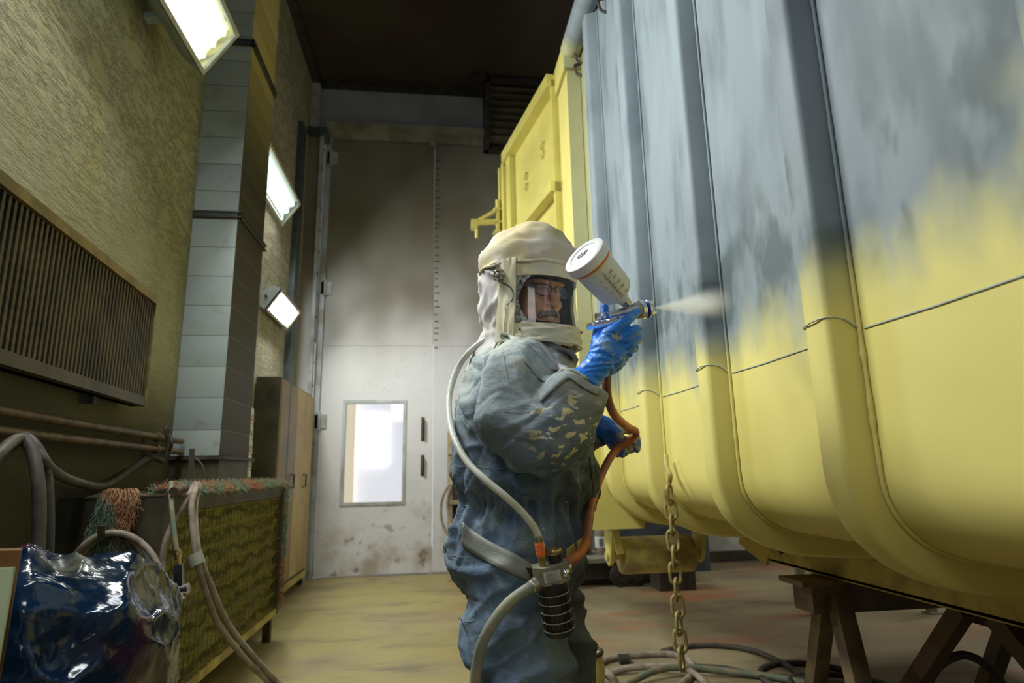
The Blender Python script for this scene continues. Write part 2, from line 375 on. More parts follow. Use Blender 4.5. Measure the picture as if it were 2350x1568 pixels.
# door leaf with its window
door = empty('door_1', (-1.33, YB, 0)); tag(door, kind='structure')
def leaf(parent, x0, x1, wx0, wx1):
    b = B(); z0, z1 = .80, 1.93
    box(b, (x0, YB-.03, .02), (wx0, YB+.05, 5.31)); box(b, (wx1, YB-.03, .02), (x1, YB+.05, 5.31))
    box(b, (wx0, YB-.03, .02), (wx1, YB+.05, z0)); box(b, (wx0, YB-.03, z1), (wx1, YB+.05, 5.31))
    obj('panel', b, M['door'], parent)
    b = B()
    for lo, hi in (((wx0-.035, z0-.035), (wx0, z1+.035)), ((wx1, z0-.035), (wx1+.035, z1+.035)), ((wx0, z0-.035), (wx1, z0)), ((wx0, z1), (wx1, z1+.035))):
        box(b, (lo[0], YB-.042, lo[1]), (hi[0], YB-.028, hi[1]))
    wf = obj('window_frame', b, M['steel_light'], parent, bevel=.003)
    b = B(); box(b, (wx0, YB+.01, z0), (wx1, YB+.015, z1)); pane = obj('pane', b, MG, wf)
    b = B(); box(b, (x0, YB-.036, 2.62), (x1, YB-.0305, 2.632)); obj('sheet_joint', b, M['door'], parent)
MG = clear('clear_pane')
leaf(door, -1.335, -.085, -1.045, -.385)
b = B(); box(b, (-.088, YB-.034, .02), (-.040, YB-.02, 5.30)); obj('cover_strip', b, M['door'], door, bevel=.003)
for z in (1.50, 1.10):
    b = B(); z2 = z+.24 if z > 1.3 else z+.20
    tube(b, [(-.155, YB-.03, z), (-.155, YB-.07, z+.01), (-.155, YB-.07, z2-.01), (-.155, YB-.03, z2)], .014, 8)
    box(b, (-.175, YB-.036, z-.02), (-.135, YB-.028, z2+.02))
    obj('pull_handle', b, M['dark_steel'], door, smooth=50)
for z in (1.72, 3.33, 5.05):
    b = B(); cyl(b, (-1.34, YB-.055, z-.10), (-1.34, YB-.055, z+.10), .022, 10); box(b, (-1.39, YB-.05, z-.08), (-1.26, YB-.03, z+.08))
    obj('hinge', b, M['steel_light'], door, smooth=40)
door2 = empty('door_2', (-.035, YB, 0)); tag(door2, kind='structure')
leaf(door2, -.035, 1.25, .255, .90)
for s in range(30):
    b = B(); y = 2.6+s*.085+random.uniform(-.02, .02)
    box(b, (-.025, YB-.038, y), (-.025+random.uniform(.03, .06), YB-.031, y+.012)); obj('scrape_mark', b, M['dark_steel'], door2)
# the bright room seen through the door windows; daylight put in as glow of wall, pillar, opening
b = B(); box(b, (-2.6, YB+2.6, -.1), (2.0, YB+2.7, 3.2)); struct('wall_beyond', b, emis('daylit_wall', (.90, .92, 1.0, 1), .60))
b = B(); box(b, (-1.55, YB+2.45, -.1), (-1.25, YB+2.6, 3.2)); struct('trim_beyond', b, emis('daylit_pillar', (.85, .72, .48, 1), .62))
b = B(); box(b, (-1.15, YB+2.52, 1.25), (-.75, YB+2.6, 2.05)); w3 = struct('window_3', b, emis('daylit_opening', (1, 1, 1, 1), .95))
b = B(); box(b, (-2.6, YB+.3, -.12), (2.0, YB+2.7, 0)); struct('floor_beyond', b, M['wallright'])

# louvred heater high by the ceiling
t = empty('louvred_air_unit', (.95, 7.0, 5.25), 'dark louvred ventilation box mounted high over the hall door', 'ventilation unit')
b = B(); box(b, (.60, 6.95, 5.20), (.66, 7.3, 6.10)); box(b, (1.50, 6.95, 5.20), (1.56, 7.3, 6.10)); box(b, (.60, 6.95, 6.02), (1.56, 7.3, 6.10)); box(b, (.6, 7.2, 5.2), (1.56, 7.3, 6.1)); box(b, (.45, 6.9, 6.05), (.62, 7.3, 6.14))
obj('housing', b, M['rubber'], t)
for k in range(8):
    b = B(); z = 5.24+k*.1; box(b, (.66, 6.96, z), (1.5, 7.06, z+.012), Matrix.Rotation(R(-30), 3, 'X')); obj('louvre', b, M['olive'], t)

# ================================================================ LEFT WALL EQUIPMENT
# ventilation duct
t = empty('ventilation_duct', (-1.47, 4.3, 1.2), 'tall rectangular sheet-metal ventilation duct rising up the left wall', 'duct')
D0, D1, DX0, DX1 = 4.02, 4.62, -1.635, -1.325
b = B(); box(b, (DX0, D0, 1.24), (DX1-.004, D1, ZC)); obj('duct_body', b, M['duct'], t, bevel=.004)
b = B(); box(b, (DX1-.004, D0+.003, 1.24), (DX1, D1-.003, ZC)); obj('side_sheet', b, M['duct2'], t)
for z in (2.80, 4.12):
    b = B()
    for dz in (0, .035):
        box(b, (DX0-.022, D0-.022, z+dz), (DX1+.022, D0+.004, z+dz+.012)); box(b, (DX1-.004, D0-.02, z+dz), (DX1+.022, D1+.02, z+dz+.012)); box(b, (DX0-.022, D0-.02, z+dz), (DX0, D1+.02, z+dz+.012))
    f = obj('flange', b, M['dark_steel'], t)
    b = B(); box(b, (DX0-.012, D0-.014, z+.012), (DX1+.012, D0, z+.035)); box(b, (DX1, D0-.014, z+.012), (DX1+.014, D1, z+.035)); obj('gasket', b, M['steel_blue'], f)
b = B(); box(b, (DX0-.03, D0-.03, 1.215), (DX1+.035, D1+.03, 1.235)); obj('base_flange', b, M['dark_steel'], t)
b = B(); box(b, (DX0, D0, 1.032), (DX1, D1, 1.215)); obj('base_collar', b, M['olive'], t)

# floodlights: tilted wall fixtures with fluorescent tubes
M['tube'] = emis('lit_tube', (.93, 1.0, .97, 1), 3)
M['reflector'] = emis('lit_reflector', (.78, .95, .88, 1), 1.05)
M['reflector_w'] = emis('lit_reflector_white', (1, .98, .95, 1), 12)
M['lampglass'] = clear('lamp_glass', (.93, 1, .97))
M['lamp_case'] = simple('grey_lamp_case', (.34, .40, .40), (.28, .32, .30), .45, scale=6)
M['lamp_edge'] = simple('yellowed_lamp_edge', (.34, .32, .22), (.42, .42, .34), .5, scale=20)
def lamp(label, y0, y1, wlo, whi, power, wall_x, refl='reflector', wedge=.16):
    "face runs along Y from y0 to y1; wlo and whi are the (x, z) of its lower, wall-side edge and upper, room-side edge"
    lo, hi = V((wlo[0], 0, wlo[1])), V((whi[0], 0, whi[1])); up = (hi-lo).normalized(); w = (hi-lo).length
    nrm = V((up.z, 0, -up.x)); Yv = V((0, 1, 0))
    root = empty('wall_floodlight', (wlo[0], y0, wlo[1]), label, 'lamp', 'floodlights along the left wall')
    def P(u, v, d): return V((0, y0+(y1-y0)*v, 0))+lo+up*(w*u)-nrm*d
    b = B()                                     # wedge shaped case, open at the front
    back = [P(.08, 0, wedge), P(.92, 0, wedge*.55)]
    for v in (0, 1):
        q = [P(0, v, 0), P(1, v, 0), P(1, v, .03), V((back[1].x, P(0, v, 0).y, back[1].z)), V((back[0].x, P(0, v, 0).y, back[0].z)), P(0, v, .03)]
        b.faces.new([b.verts.new(x) for x in q])
    prof = [P(0, 0, 0), P(0, 0, .03), back[0], back[1], P(1, 0, .03), P(1, 0, 0)]
    for a, c in zip(prof, prof[1:]):
        b.faces.new([b.verts.new(x) for x in (a, c, c+Yv*(y1-y0), a+Yv*(y1-y0))])
    bmesh.ops.remove_doubles(b, verts=b.verts, dist=1e-4); obj('case', b, M['lamp_case'], root)
    b = B(); e = .022/w; ev = .022/(y1-y0)
    for q in ((0, 0, e, 1), (1-e, 0, 1, 1), (e, 0, 1-e, ev), (e, 1-ev, 1-e, 1)):
        a = [P(q[0], q[1], -.006), P(q[2], q[1], -.006), P(q[2], q[3], -.006), P(q[0], q[3], -.006)]
        c = [x-nrm*.02 for x in a]; A = [b.verts.new(x) for x in a]; C = [b.verts.new(x) for x in c]
        b.faces.new(A); b.faces.new(C[::-1])
        for i in range(4): b.faces.new((A[i], C[i], C[(i+1) % 4], A[(i+1) % 4]))
    obj('rim', b, M['lamp_edge'], root)
    b = B(); b.faces.new([b.verts.new(x) for x in (P(.03, .02, .05), P(.97, .02, .05), P(.97, .98, .05), P(.03, .98, .05))]); obj('reflector', b, M[refl], root)
    for k in range(3):
        u = .24+k*.27; du = .052; b = B()
        pts = [P(u-du, .05, .030), P(u-du, .925, .030), P(u-du*.7, .95, .03), P(u, .96, .03), P(u+du*.7, .95, .03), P(u+du, .925, .03), P(u+du, .05, .03)]
        tube(b, pts, .0085, 8); tb = obj('fluorescent_tube', b, M['tube'], root, smooth=60)
    b = B(); b.faces.new([b.verts.new(x) for x in (P(.03, .015, .003), P(.97, .015, .003), P(.97, .985, .003), P(.03, .985, .003))]); obj('front_glass', b, M['lampglass'], root)
    for v in (.2, .8):
        b = B(); c = P(.4, v, wedge*.8); bar(b, c, V((wall_x, c.y, c.z-.02)), .05, .03); obj('bracket', b, M['lamp_case'], root)
    for v in (0,):
        b = B(); c = P(.45, v, wedge*.45); cyl(b, c, c-Yv*.012, .014, 10); obj('knob', b, M['dark_steel'], root)
    l = bpy.data.lights.new('floodlight_light', 'AREA'); l.shape = 'RECTANGLE'; l.size = (y1-y0)*.80; l.size_y = w*.85; l.energy = power; l.color = (.97, 1.0, .94); l.spread = R(165)
    lo_ = bpy.data.objects.new('floodlight_light', l); COL.objects.link(lo_)
    c = P(.5, .43, -.03); Zl = -nrm; Xl = Yv; Yl = Zl.cross(Xl)
    lo_.matrix_world = Matrix(((Xl.x, Yl.x, Zl.x, c.x), (Xl.y, Yl.y, Zl.y, c.y), (Xl.z, Yl.z, Zl.z, c.z), (0, 0, 0, 1)))
    lo_['kind'] = 'structure'
lamp('big tilted floodlight at the top, showing three tube ends, before the duct', 2.05, 3.2, (-1.304, 3.305), (-1.130, 3.575), 60, -1.52)
lamp('long narrow floodlight just behind the duct, above the smallest lamp', 4.95, 6.2, (-1.615, 3.63), (-1.425, 3.91), 34, -1.60)
lamp('smallest, lowest floodlight above the metal cabinet, with grey side plate', 5.6, 6.4, (-1.546, 2.59), (-1.412, 2.79), 26, -1.60, 'reflector_w', .17)
b = B(); tube(b, [(-1.585, 5.25, 2.75), (-1.585, 5.25, 3.7)], .008, 6); tube(b, [(-1.585, 5.36, 2.75), (-1.585, 5.36, 3.75)], .008, 6)
tag(obj('electric_cable', b, M['rubber']), 'thin cable pair running down the pale plaster between the two rear lamps', 'cable')

# radiator
def rx(y): return -1.135-.09*y
t = empty('panel_radiator', (rx(1.3), 1.3, 1.46), 'large brown ribbed panel radiator hung on the rough left wall', 'radiator')
RY0, RY1 = 1.15, 3.20; RZ0, RZ1 = 1.455, 2.015
def wprism(b, y0, y1, z0, z1, d0, d1):
    "slab following the skewed wall, d0..d1 in front of the radiator plane"
    prism(b, [(rx(y0)+d0, y0), (rx(y1)+d0, y1), (rx(y1)+d1, y1), (rx(y0)+d1, y0)], z0, z1)
b = B(); wprism(b, RY0, RY1, RZ0, RZ1, -.07, -.035); obj('back_panel', b, M['radiator'], t)
n = 64; wd = (RY1-RY0)/n
for k in range(n):
    y = RY0+wd*k; b = B(); 
    prism(b, [(rx(y)-.035, y+.002), (rx(y)-.006, y+wd*.22), (rx(y)-.006, y+wd*.62), (rx(y)-.035, y+wd*.82)], RZ0+.035, RZ1-.042); obj('rib', b, M['radiator'], t)
b = B(); wprism(b, RY0, RY1, RZ1-.04, RZ1, -.07, .008); obj('top_rail', b, M['radiator_rail'], t)
b = B(); wprism(b, RY0, RY1, RZ0, RZ0+.045, -.07, .002); obj('bottom_rail', b, M['radiator'], t)
b = B(); wprism(b, RY1-.004, RY1+.004, RZ0, RZ1, -.07, .004); obj('end_cap', b, M['radiator_rail'], t)
for y in (1.6, 2.8):
    b = B(); wprism(b, y-.02, y+.02, RZ0-.03, RZ1-.1, -.12, -.06); obj('wall_bracket', b, M['dark_steel'], t)

# pipes and their clips
def pipeat(z, y, d=.07): return V((wx(y)+d, y, z))
for z, lab in ((1.325, 'upper of the two brown pipes running along the wall under the radiator'), (1.262, 'lower of the two brown pipes, with hoses draped over it')):
    t = empty('wall_pipe', pipeat(z, 1.0), lab, 'pipe', 'pipes under the radiator')
    b = B(); tube(b, [pipeat(z, .9), pipeat(z, 3.98)], .017, 12); obj('pipe_run', b, M['pipe'], t, smooth=50)
    for y in (2.0, 3.55):
        b = B(); torus(b, pipeat(z, y), (0, 1, 0), .021, .005, 14, 6); bar(b, pipeat(z, y, 0), pipeat(z, y, .06), .02, .012); obj('clip', b, M['pipe'], t, smooth=50)
b = B(); pts = [pipeat(1.22, 3.62, .10), pipeat(1.30, 3.60, .11), pipeat(1.38, 3.57, .10), pipeat(1.36, 3.66, .09), pipeat(1.30, 3.64, .12), pipeat(1.26, 3.68, .10)]
tube(b, smooth_path(pts, 6), .008, 7); tag(obj('twisted_wire', b, M['rubber'], smooth=50), 'twist of rusty wire wrapped round both pipes beside the duct', 'wire')
# dark hoses over the lower pipe
def hose(name, pts, r, m, label, cat='hose', group=None, parent=None, n=10, k=8):
    b = B(); tube(b, smooth_path(pts, k), r, n); o = obj(name, b, M[m], parent, smooth=60)
    if parent is None: tag(o, label, cat, group)
    return o
hose('draped_hose', [at(-60, 1120, y=1.9), at(0, 1040, y=2.0), at(55, 1004, y=2.15), at(85, 1030, y=2.15), at(115, 1075, y=2.2), at(170, 1105, y=2.6), at(240, 1115, y=3.0), at(300, 1078, y=3.4), at(345, 1050, y=3.6), at(372, 1058, y=3.7)], .017, 'hose_dark', 'long dark hose sagging in a loop from the lower wall pipe towards the duct')
hose('draped_hose', [at(-40, 1100, y=1.95), at(10, 1030, y=2.05), at(50, 1008, y=2.12), at(75, 1040, y=2.12), at(88, 1110, y=2.1), at(90, 1200, y=2.1), at(85, 1300, y=2.1)], .019, 'hose_dark', 'dark hose looped over the lower wall pipe, hanging straight down at the frame edge')
hose('draped_hose', [at(-30, 1090, y=2.0), at(20, 1028, y=2.1), at(60, 1006, y=2.18), at(92, 1040, y=2.18), at(108, 1100, y=2.18), at(112, 1190, y=2.18), at(110, 1290, y=2.18)], .017, 'hose_dark', 'second dark hose hanging down beside the sagging one, nearer the exhaust bench')

# exhaust bench with filter front
UX0, UX1, UY0, UY1, UZ0, UZ1 = -1.50, -1.12, 2.83, 4.72, .17, 1.03
t = empty('filter_bench', (-1.3, 3.8, 0), 'long dark spray exhaust cabinet with a yellowed fibre filter front', 'exhaust cabinet')
b = B(); box(b, (UX0-.08, UY0-.10, UZ0), (UX0, UY1, UZ1)); box(b, (UX0, UY0-.10, UZ0), (UX1+.02, UY0-.085, UZ1)); box(b, (UX0, UY1, UZ0), (UX1, UY1+.02, UZ1)); box(b, (UX0-.08, UY0-.105, UZ1+.001), (UX1+.01, UY1, UZ1+.008)); box(b, (UX0, UY0, UZ0), (UX1-.06, UY1, UZ0+.02))
obj('body', b, M['olive'], t, bevel=.003)
b = B(); box(b, (UX1-.05, UY0-.06, UZ1-.065), (UX1+.025, UY1+.02, UZ1+.005)); obj('top_rail', b, M['dark_steel'], t, bevel=.004)
b = B(); box(b, (UX1-.05, UY0-.06, UZ0), (UX1+.025, UY1+.02, UZ0+.04)); obj('bottom_rail', b, M['yellow_dirty'], t, bevel=.004)
for y in (UY0-.10, UY1-.02):
    b = B(); box(b, (UX1-.05, y-(.012 if y < 3 else 0), UZ0+.003), (UX1+.029, y+.05, UZ1-.003)); obj('post', b, M['olive'], t, bevel=.004)
def m_filter():
    t = Nt('filter_fibre'); v = t.coord(); n = t.noise(v, 14, 7, .75); X = t.xyz(v)
    rows = t.math('SINE', t.math('MULTIPLY_ADD', X[2], 66, t.math('MULTIPLY', t.noise(v, 5, 3), 9)))
    c = t.mix(t.step(n, .35, .65), (.46, .45, .11), (.26, .24, .045))
    c = t.mix(t.math('MULTIPLY', t.step(rows, .3, .9), .8), c, (.09, .065, .012))
    c = t.mix(t.math('MULTIPLY', t.step(t.noise(v, 3, 4), .52, .68), .6), c, (.32, .33, .16))
    c = t.mix(t.math('MULTIPLY', t.step(X[2], .1, -.9), .4), c, (.30, .17, .02))
    return t.fin(c, .95, 0, t.bump(t.math('ADD', rows, t.math('MULTIPLY', n, 2)), .9, .03))
M['filter'] = m_filter()
b = B(); random.seed(3)
def ff(u, v):
    y = UY0-.03+(UY1-UY0+.02)*u; z = UZ0+.04+(UZ1-UZ0-.10)*v
    d = .010*mn.noise(V((y*9, z*14, 0)))+.012*math.sin(z*66+4*mn.noise(V((y*3, z*3, 5))))
    return V((UX1-.012+d, y, z))
grid(b, ff, 150, 90); fl = obj('filter_mat', b, M['filter'], t, smooth=180)
b = B()
for k in range(34):
    y = UY0-.01+(UY1-UY0)*k/33
    tube(b, [(UX1+.012, y, UZ0+.04), (UX1+.012+random.uniform(-.003, .003), y, .6), (UX1+.012, y, UZ1-.06)], .0022, 5, cap=False)
for k in range(9):
    z = UZ0+.06+(UZ1-UZ0-.14)*k/8; tube(b, [(UX1+.016, UY0-.02, z), (UX1+.014, (UY0+UY1)/2, z+random.uniform(-.01, .01)), (UX1+.016, UY1, z)], .0026, 5, cap=False)
obj('wire_mesh', b, simple('rusty_wire', (.10, .07, .015), (.28, .22, .05), .7, scale=60), t)
for y in (2.80, 4.66):
    b = B(); box(b, (UX1-.05, y, 0), (UX1, y+.05, UZ0+.01)); obj('leg', b, M['dark_steel'], t)
    b = B(); box(b, (UX0-.05, y, 0), (UX0, y+.05, UZ0+.01)); obj('leg', b, M['dark_steel'], t)
# hook on the near side face, and the upright straps at the back of the top
FY = UY0-.105
b = B(); h0, h1 = at(268, 1165, y=FY), at(260, 1232, y=FY-.02)
bar(b, h0, h1, .022, .012, (0, 1, 0)); bar(b, h1, h1+V((0, -.09, .0)), .022, .012); bar(b, h1+V((0, -.09, -.006)), h1+V((0, -.10, .05)), .022, .012, (0, 1, 0)); obj('hose_hook', b, M['olive'], t)
for (px, py0, py1) in ((441, 1030, 1090), (487, 1072, 1100)):
    b = B(); bar(b, at(px, py0, y=3.6), at(px-3, py1+14, y=3.6), .028, .008, (0, 1, 0)); obj('strap_iron', b, M['olive'], t)
b = B(); tube(b, smooth_path([at(447, 1052, y=3.62), at(458, 1060, y=3.62), at(466, 1075, y=3.62), at(468, 1092, y=3.62)], 5), .006, 6); obj('handle_bow', b, M['olive'], t, smooth=50)
# shaggy fleece laid over the bench edge
def m_fleece():
    t = Nt('shaggy_fleece'); v = t.coord(); n = t.noise(v, 5, 4)
    c = t.mix(t.step(n, .44, .56), (.40, .20, .10), (.17, .25, .17))
    c = t.mix(t.math('MULTIPLY', t.step(t.noise(v, 16, 3), .5, .7), .5), c, (.5, .36, .18)); return t.fin(c, .95)
M['fleece'] = m_fleece()
def fleece(name, centre, nstr, length, spread, droop, label, seed):
    random.seed(seed); b = B()
    for k in range(nstr):
        u = random.random(); c, nrm = centre(u, random.random())
        d = (nrm+V((random.uniform(-1, 1), random.uniform(-1, 1), random.uniform(-1, 1)))*spread).normalized(); L = length*random.uniform(.6, 1.3)
        pts = [c]; p_ = c.copy(); dd = d.copy()
        for s in range(4):
            dd = (dd+V((random.uniform(-.9, .9), random.uniform(-.9, .9), random.uniform(-.9, .9)-droop))).normalized(); p_ = p_+dd*L/4; pts.append(p_.copy())
        tube(b, pts, [.0015, .0013, .0011, .0009, .0005], 3, cap=False)
    return tag(obj(name, b, M['fleece']), label, 'filter fleece', kind='stuff')
def c_top(u, v):
    y = UY0-.02+(UY1-UY0+.06)*u; a = math.pi*v
    return V((UX1-.02+.045*math.cos(a), y, UZ1+.012+.022*math.sin(a))), V((math.cos(a), 0, math.sin(a)))
fleece('filter_fleece', c_top, 6500, .040, .7, .1, 'orange and green shaggy filter fleece lying along the top edge of the exhaust cabinet', 5)
def c_side(u, v):
    z = UZ1+.04-.30*u; w = .05+.05*math.sin(u*3.0)
    return V((UX1-.20+.12*v-.05*u, FY-.015-.02*math.sin(v*3.14), z)), V((.1, -1, -.3))
fl2 = fleece('hanging_fleece', c_side, 4200, .065, .5, .8, 'tuft of orange and green shaggy fleece hanging over the near corner of the bench', 6)
def c_far(u, v):
    a = math.pi*v; return V((UX1+.02+.04*math.cos(a)*.8, UY1+.03-.02*math.sin(a), UZ1+.02-.82*u)), V((.4, -.6, 0))
fleece('hanging_fleece', c_far, 3600, .028, .6, .1, 'long orange fleece strip hanging down at the far end of the bench, by the cabinet', 8)
b = B(); c = at(410, 1128, y=2.70); cyl(b, c+V((0, -.05, .0)), c+V((0, .06, .01)), .018, 12); tag(obj('wooden_peg', b, simple('old_wood', (.06, .035, .025), (.12, .08, .05), .8, scale=30), smooth=40), 'short dark round peg poking out of the fleece at the near bench corner', 'peg')

# hoses of the bench
HB = [at(452, 1112, y=2.86), at(440, 1160, y=2.74), at(445, 1240, y=2.70), at(452, 1285, y=2.70), at(470, 1350, y=2.74), at(500, 1430, y=2.85), at(560, 1510, y=2.98), at(625, 1575, y=3.12), at(680, 1640, y=3.2)]
hose('hanging_hose', HB, .0125, 'hose_tan', 'left of the twin tan hoses hanging from the bench down to the floor', group='twin tan hoses')
HB2 = [at(456, 1112, y=2.90), at(447, 1170, y=2.78), at(452, 1245, y=2.72), at(462, 1290, y=2.72), at(486, 1350, y=2.78), at(522, 1430, y=2.9), at(580, 1505, y=3.02), at(650, 1580, y=3.15), at(710, 1640, y=3.25)]
hose('hanging_hose', HB2, .0125, 'hose_tan', 'right of the twin tan hoses hanging from the bench down to the floor', group='twin tan hoses')
b = B(); c = at(449, 1283, y=2.685); cyl(b, c+V((-.008, 0, .02)), c+V((.01, 0, -.022)), .030, 16); tag(obj('hose_tape', b, M['hose_grey'], smooth=40), 'band of grey tape binding the twin tan hoses together', 'tape')
hose('hanging_hose', [at(448, 1110, y=2.9), at(425, 1150, y=2.74), at(395, 1205, y=2.68), at(378, 1250, y=2.66), at(373, 1290, y=2.66), at(376, 1340, y=2.66)], .011, 'hose_tan', 'short tan hose curving left from the bench top to behind the chrome gun')
hose('air_gun_hose', [at(393, 1108, y=2.76), at(393, 1150, y=2.66), at(398, 1210, y=2.62), at(405, 1262, y=2.60), at(408, 1290, y=2.60)], .010, 'hose_green', 'thin green-tinged hose hanging straight down to the chrome spray gun')
# coil on the hook
hk = at(262, 1222, y=FY-.07)
for k, (w, h, dx, m, lab) in enumerate(((.20, .66, .10, 'hose_tan', 'outermost tan loop of the hose coil hung on the bench hook'), (.17, .60, .07, 'hose_green', 'greenish middle loop of the hose coil hung on the bench hook'), (.145, .52, .075, 'hose_tan', 'brownish loop inside the greenish one on the bench hook'), (.075, .36, .01, 'hose_dark', 'dark small innermost loop of the coil on the bench hook'))):
    b = B(); pts = []
    for i in range(40):
        a = 2*math.pi*i/40; s = math.sin(a); cc = math.cos(a)
        pts.append(hk+V((dx*(1-cc)*.5+w*s, -.012+.016*k+.012*math.sin(3*a+k), -h/2*(1-cc)-.004*k)))
    tube(b, pts, .0125, 9, closed=True); tag(obj('coiled_hose', b, M[m], smooth=60), lab, 'hose', 'hose loops on the bench hook')

# chrome gravity gun hanging upside down from its hose
t = empty('chrome_spray_gun', at(410, 1300, y=2.60), 'chrome spray gun hanging by its hose before the filter mat', 'spray gun')
P = lambda px, py, dy=0: at(px, py, y=2.60+dy)
b = B(); cyl(b, P(407, 1262), P(409, 1282), .013, 12); cyl(b, P(408, 1268), P(408.5, 1274), .017, 6); cyl(b, P(409, 1282), P(411, 1298), .010, 10); obj('hose_coupling', b, M['brass'], t, smooth=40)
b = B(); bar(b, P(410, 1296), P(411, 1345), .030, .022, (0, 1, 0)); obj('grip', b, M['chrome'], t, bevel=.006, seg=3)
b = B(); cyl(b, P(408, 1354), P(428, 1351), .017, 14); cyl(b, P(402, 1358), P(408, 1362), .011, 12); cyl(b, P(413, 1355), P(407, 1375), .015, 12); obj('gun_body', b, M['chrome'], t, smooth=40)
b = B(); cyl(b, P(427, 1351), P(433, 1350), .021, 14); cyl(b, P(430, 1358), P(434, 1357), .008, 8); cyl(b, P(430, 1344), P(434, 1343), .008, 8); obj('air_cap', b, M['chrome'], t, smooth=40)
b = B(); tube(b, smooth_path([P(402, 1310, -.0), P(396, 1325), P(395, 1345), P(402, 1356)], 5), .005, 6); obj('trigger', b, M['chrome'], t, smooth=50)
b = B(); cyl(b, P(407, 1374), P(404, 1385), .010, 10); cyl(b, P(416, 1368), P(420, 1376), .007, 8); obj('adjusting_knob', b, M['chrome'], t, smooth=40)

# tall metal cabinet
CXf, CY0, CY1, CZ0, CZ1 = -1.36, 5.62, 7.05, .14, 1.98
t = empty('metal_cabinet', (-1.55, 6.3, 0), 'tall double-door metal cabinet, dusted yellow, in the far left corner', 'cabinet')
b = B(); box(b, (-1.59, CY0, CZ0), (CXf-.02, CY1, CZ1)); obj('carcass', b, M['olive'], t, bevel=.004)
MCD = simple('cabinet_door_sprayed', (.52, .39, .13), (.38, .26, .09), .5, scale=2.2)
MCD2 = simple('cabinet_door_brown', (.28, .19, .075), (.18, .13, .06), .5, scale=2.5)
ym = CY0+.62
for y0, y1, m in ((CY0+.01, ym-.006, MCD2), (ym+.006, CY1-.01, MCD)):
    b = B(); box(b, (CXf-.02, y0, CZ0+.03), (CXf, y1, CZ1-.02)); d = obj('door', b, m, t, bevel=.004)
    yy = y0+.42 if m is MCD else y1-.12
    b = B(); tube(b, [(CXf, yy, 1.00), (CXf+.03, yy, 1.0), (CXf+.03, yy, 1.12), (CXf, yy, 1.12)], .009, 7); obj('handle', b, M['rubber'], d, smooth=40)
b = B(); box(b, (CXf-.002, CY0+.30, CZ0+.03), (CXf+.002, CY0+.315, CZ1-.02)); obj('door_fold', b, M['dark_steel'], t)
b = B(); box(b, (-1.59, CY0, .08), (CXf, CY1, CZ0)); obj('plinth', b, M['yellow_dirty'], t)
for y in (CY0+.03, CY1-.1):
    for x in (-1.57, CXf-.07):
        b = B(); box(b, (x, y, 0), (x+.05, y+.06, .085)); obj('foot', b, M['dark_steel'], t)
# white column of cups beyond the duct
t = empty('cup_dispenser', at(572, 1095, y=5.0), 'slim white stack of printed cups standing between duct and cabinet', 'cup stack')
b = B()
z0, z1 = at(567, 1098, y=5.0), at(575, 937, y=5.0)
for k in range(9):
    a = z0+(z1-z0)*k/9; c = z0+(z1-z0)*(k+.96)/9; u = (c-a).normalized(); lathe(b, a, u, [(0, .024), (.012, .027), ((c-a).length*.9, .024), ((c-a).length, .020)], 16)
obj('cup_stack', b, M['white_plastic'], t, smooth=40)
for k in range(4):
    b = B(); c = z0+(z1-z0)*(.15+k*.22); lathe(b, c, (z1-z0), [(0, .0275), (.045, .0275)], 16); obj('print_band', b, simple('printed_band', (.5, .25, .2) if k % 2 else (.2, .22, .28), (.8, .8, .8), .5, scale=60), t, smooth=40)
b = B(); box(b, (at(572, 1100, y=5.0)-V((.10, .05, .10))), (at(580, 1100, y=5.0)+V((.10, .08, .01)))); tag(obj('dark_tray', b, M['rubber'], bevel=.01), 'small black tray on the bench end below the white cup stack', 'tray')
b = B(); box(b, (-1.59, 4.76, 0), (-1.30, 5.3, 1.0)); tag(obj('side_box', b, M['olive'], bevel=.01), 'low dark steel box between the exhaust cabinet and the tall cabinet', 'box')

# blue plastic sheet over a heap, bottom left
def m_plastic():
    t = Nt('blue_plastic_film'); v = t.coord(); n = t.noise(v, 4.2, 4, .6)
    dust = t.step(t.noise(t.mp(v, off=(4, 1, 2)), 3.2, 5, .6), .50, .62)
    c = t.mix(t.step(n, .38, .62), (.002, .016, .045), (.006, .012, .020))
    X = t.xyz(v)
    dust = t.math('MULTIPLY', dust, t.step(X[0], -1.15, -.85))
    c = t.mix(t.math('MULTIPLY', dust, .8), c, (.10, .095, .05))
    c = t.mix(t.math('MULTIPLY', t.step(t.noise(t.mp(v, off=(1, 5, 2)), 3.5, 2), .6, .7), .6), c, (.10, .01, .025))
    h = t.noise(t.mp(v, rot=(.3, .5, .6), sc=(1, 2.2, 1)), 8, 4, .6, 1.0)
    cr = t.math('ABSOLUTE', t.math('SUBTRACT', t.noise(v, 5, 2, .5, .8), .5))
    t.fin(c, t.math('MULTIPLY_ADD', dust, .35, .14), 0, t.bump(t.math('SUBTRACT', t.math('MULTIPLY', h, .35), t.math('MULTIPLY', cr, 2)), .35, .03)); return t.m
M['film'] = m_plastic()
b = B(); BC = V((-1.11, 1.78, .0))
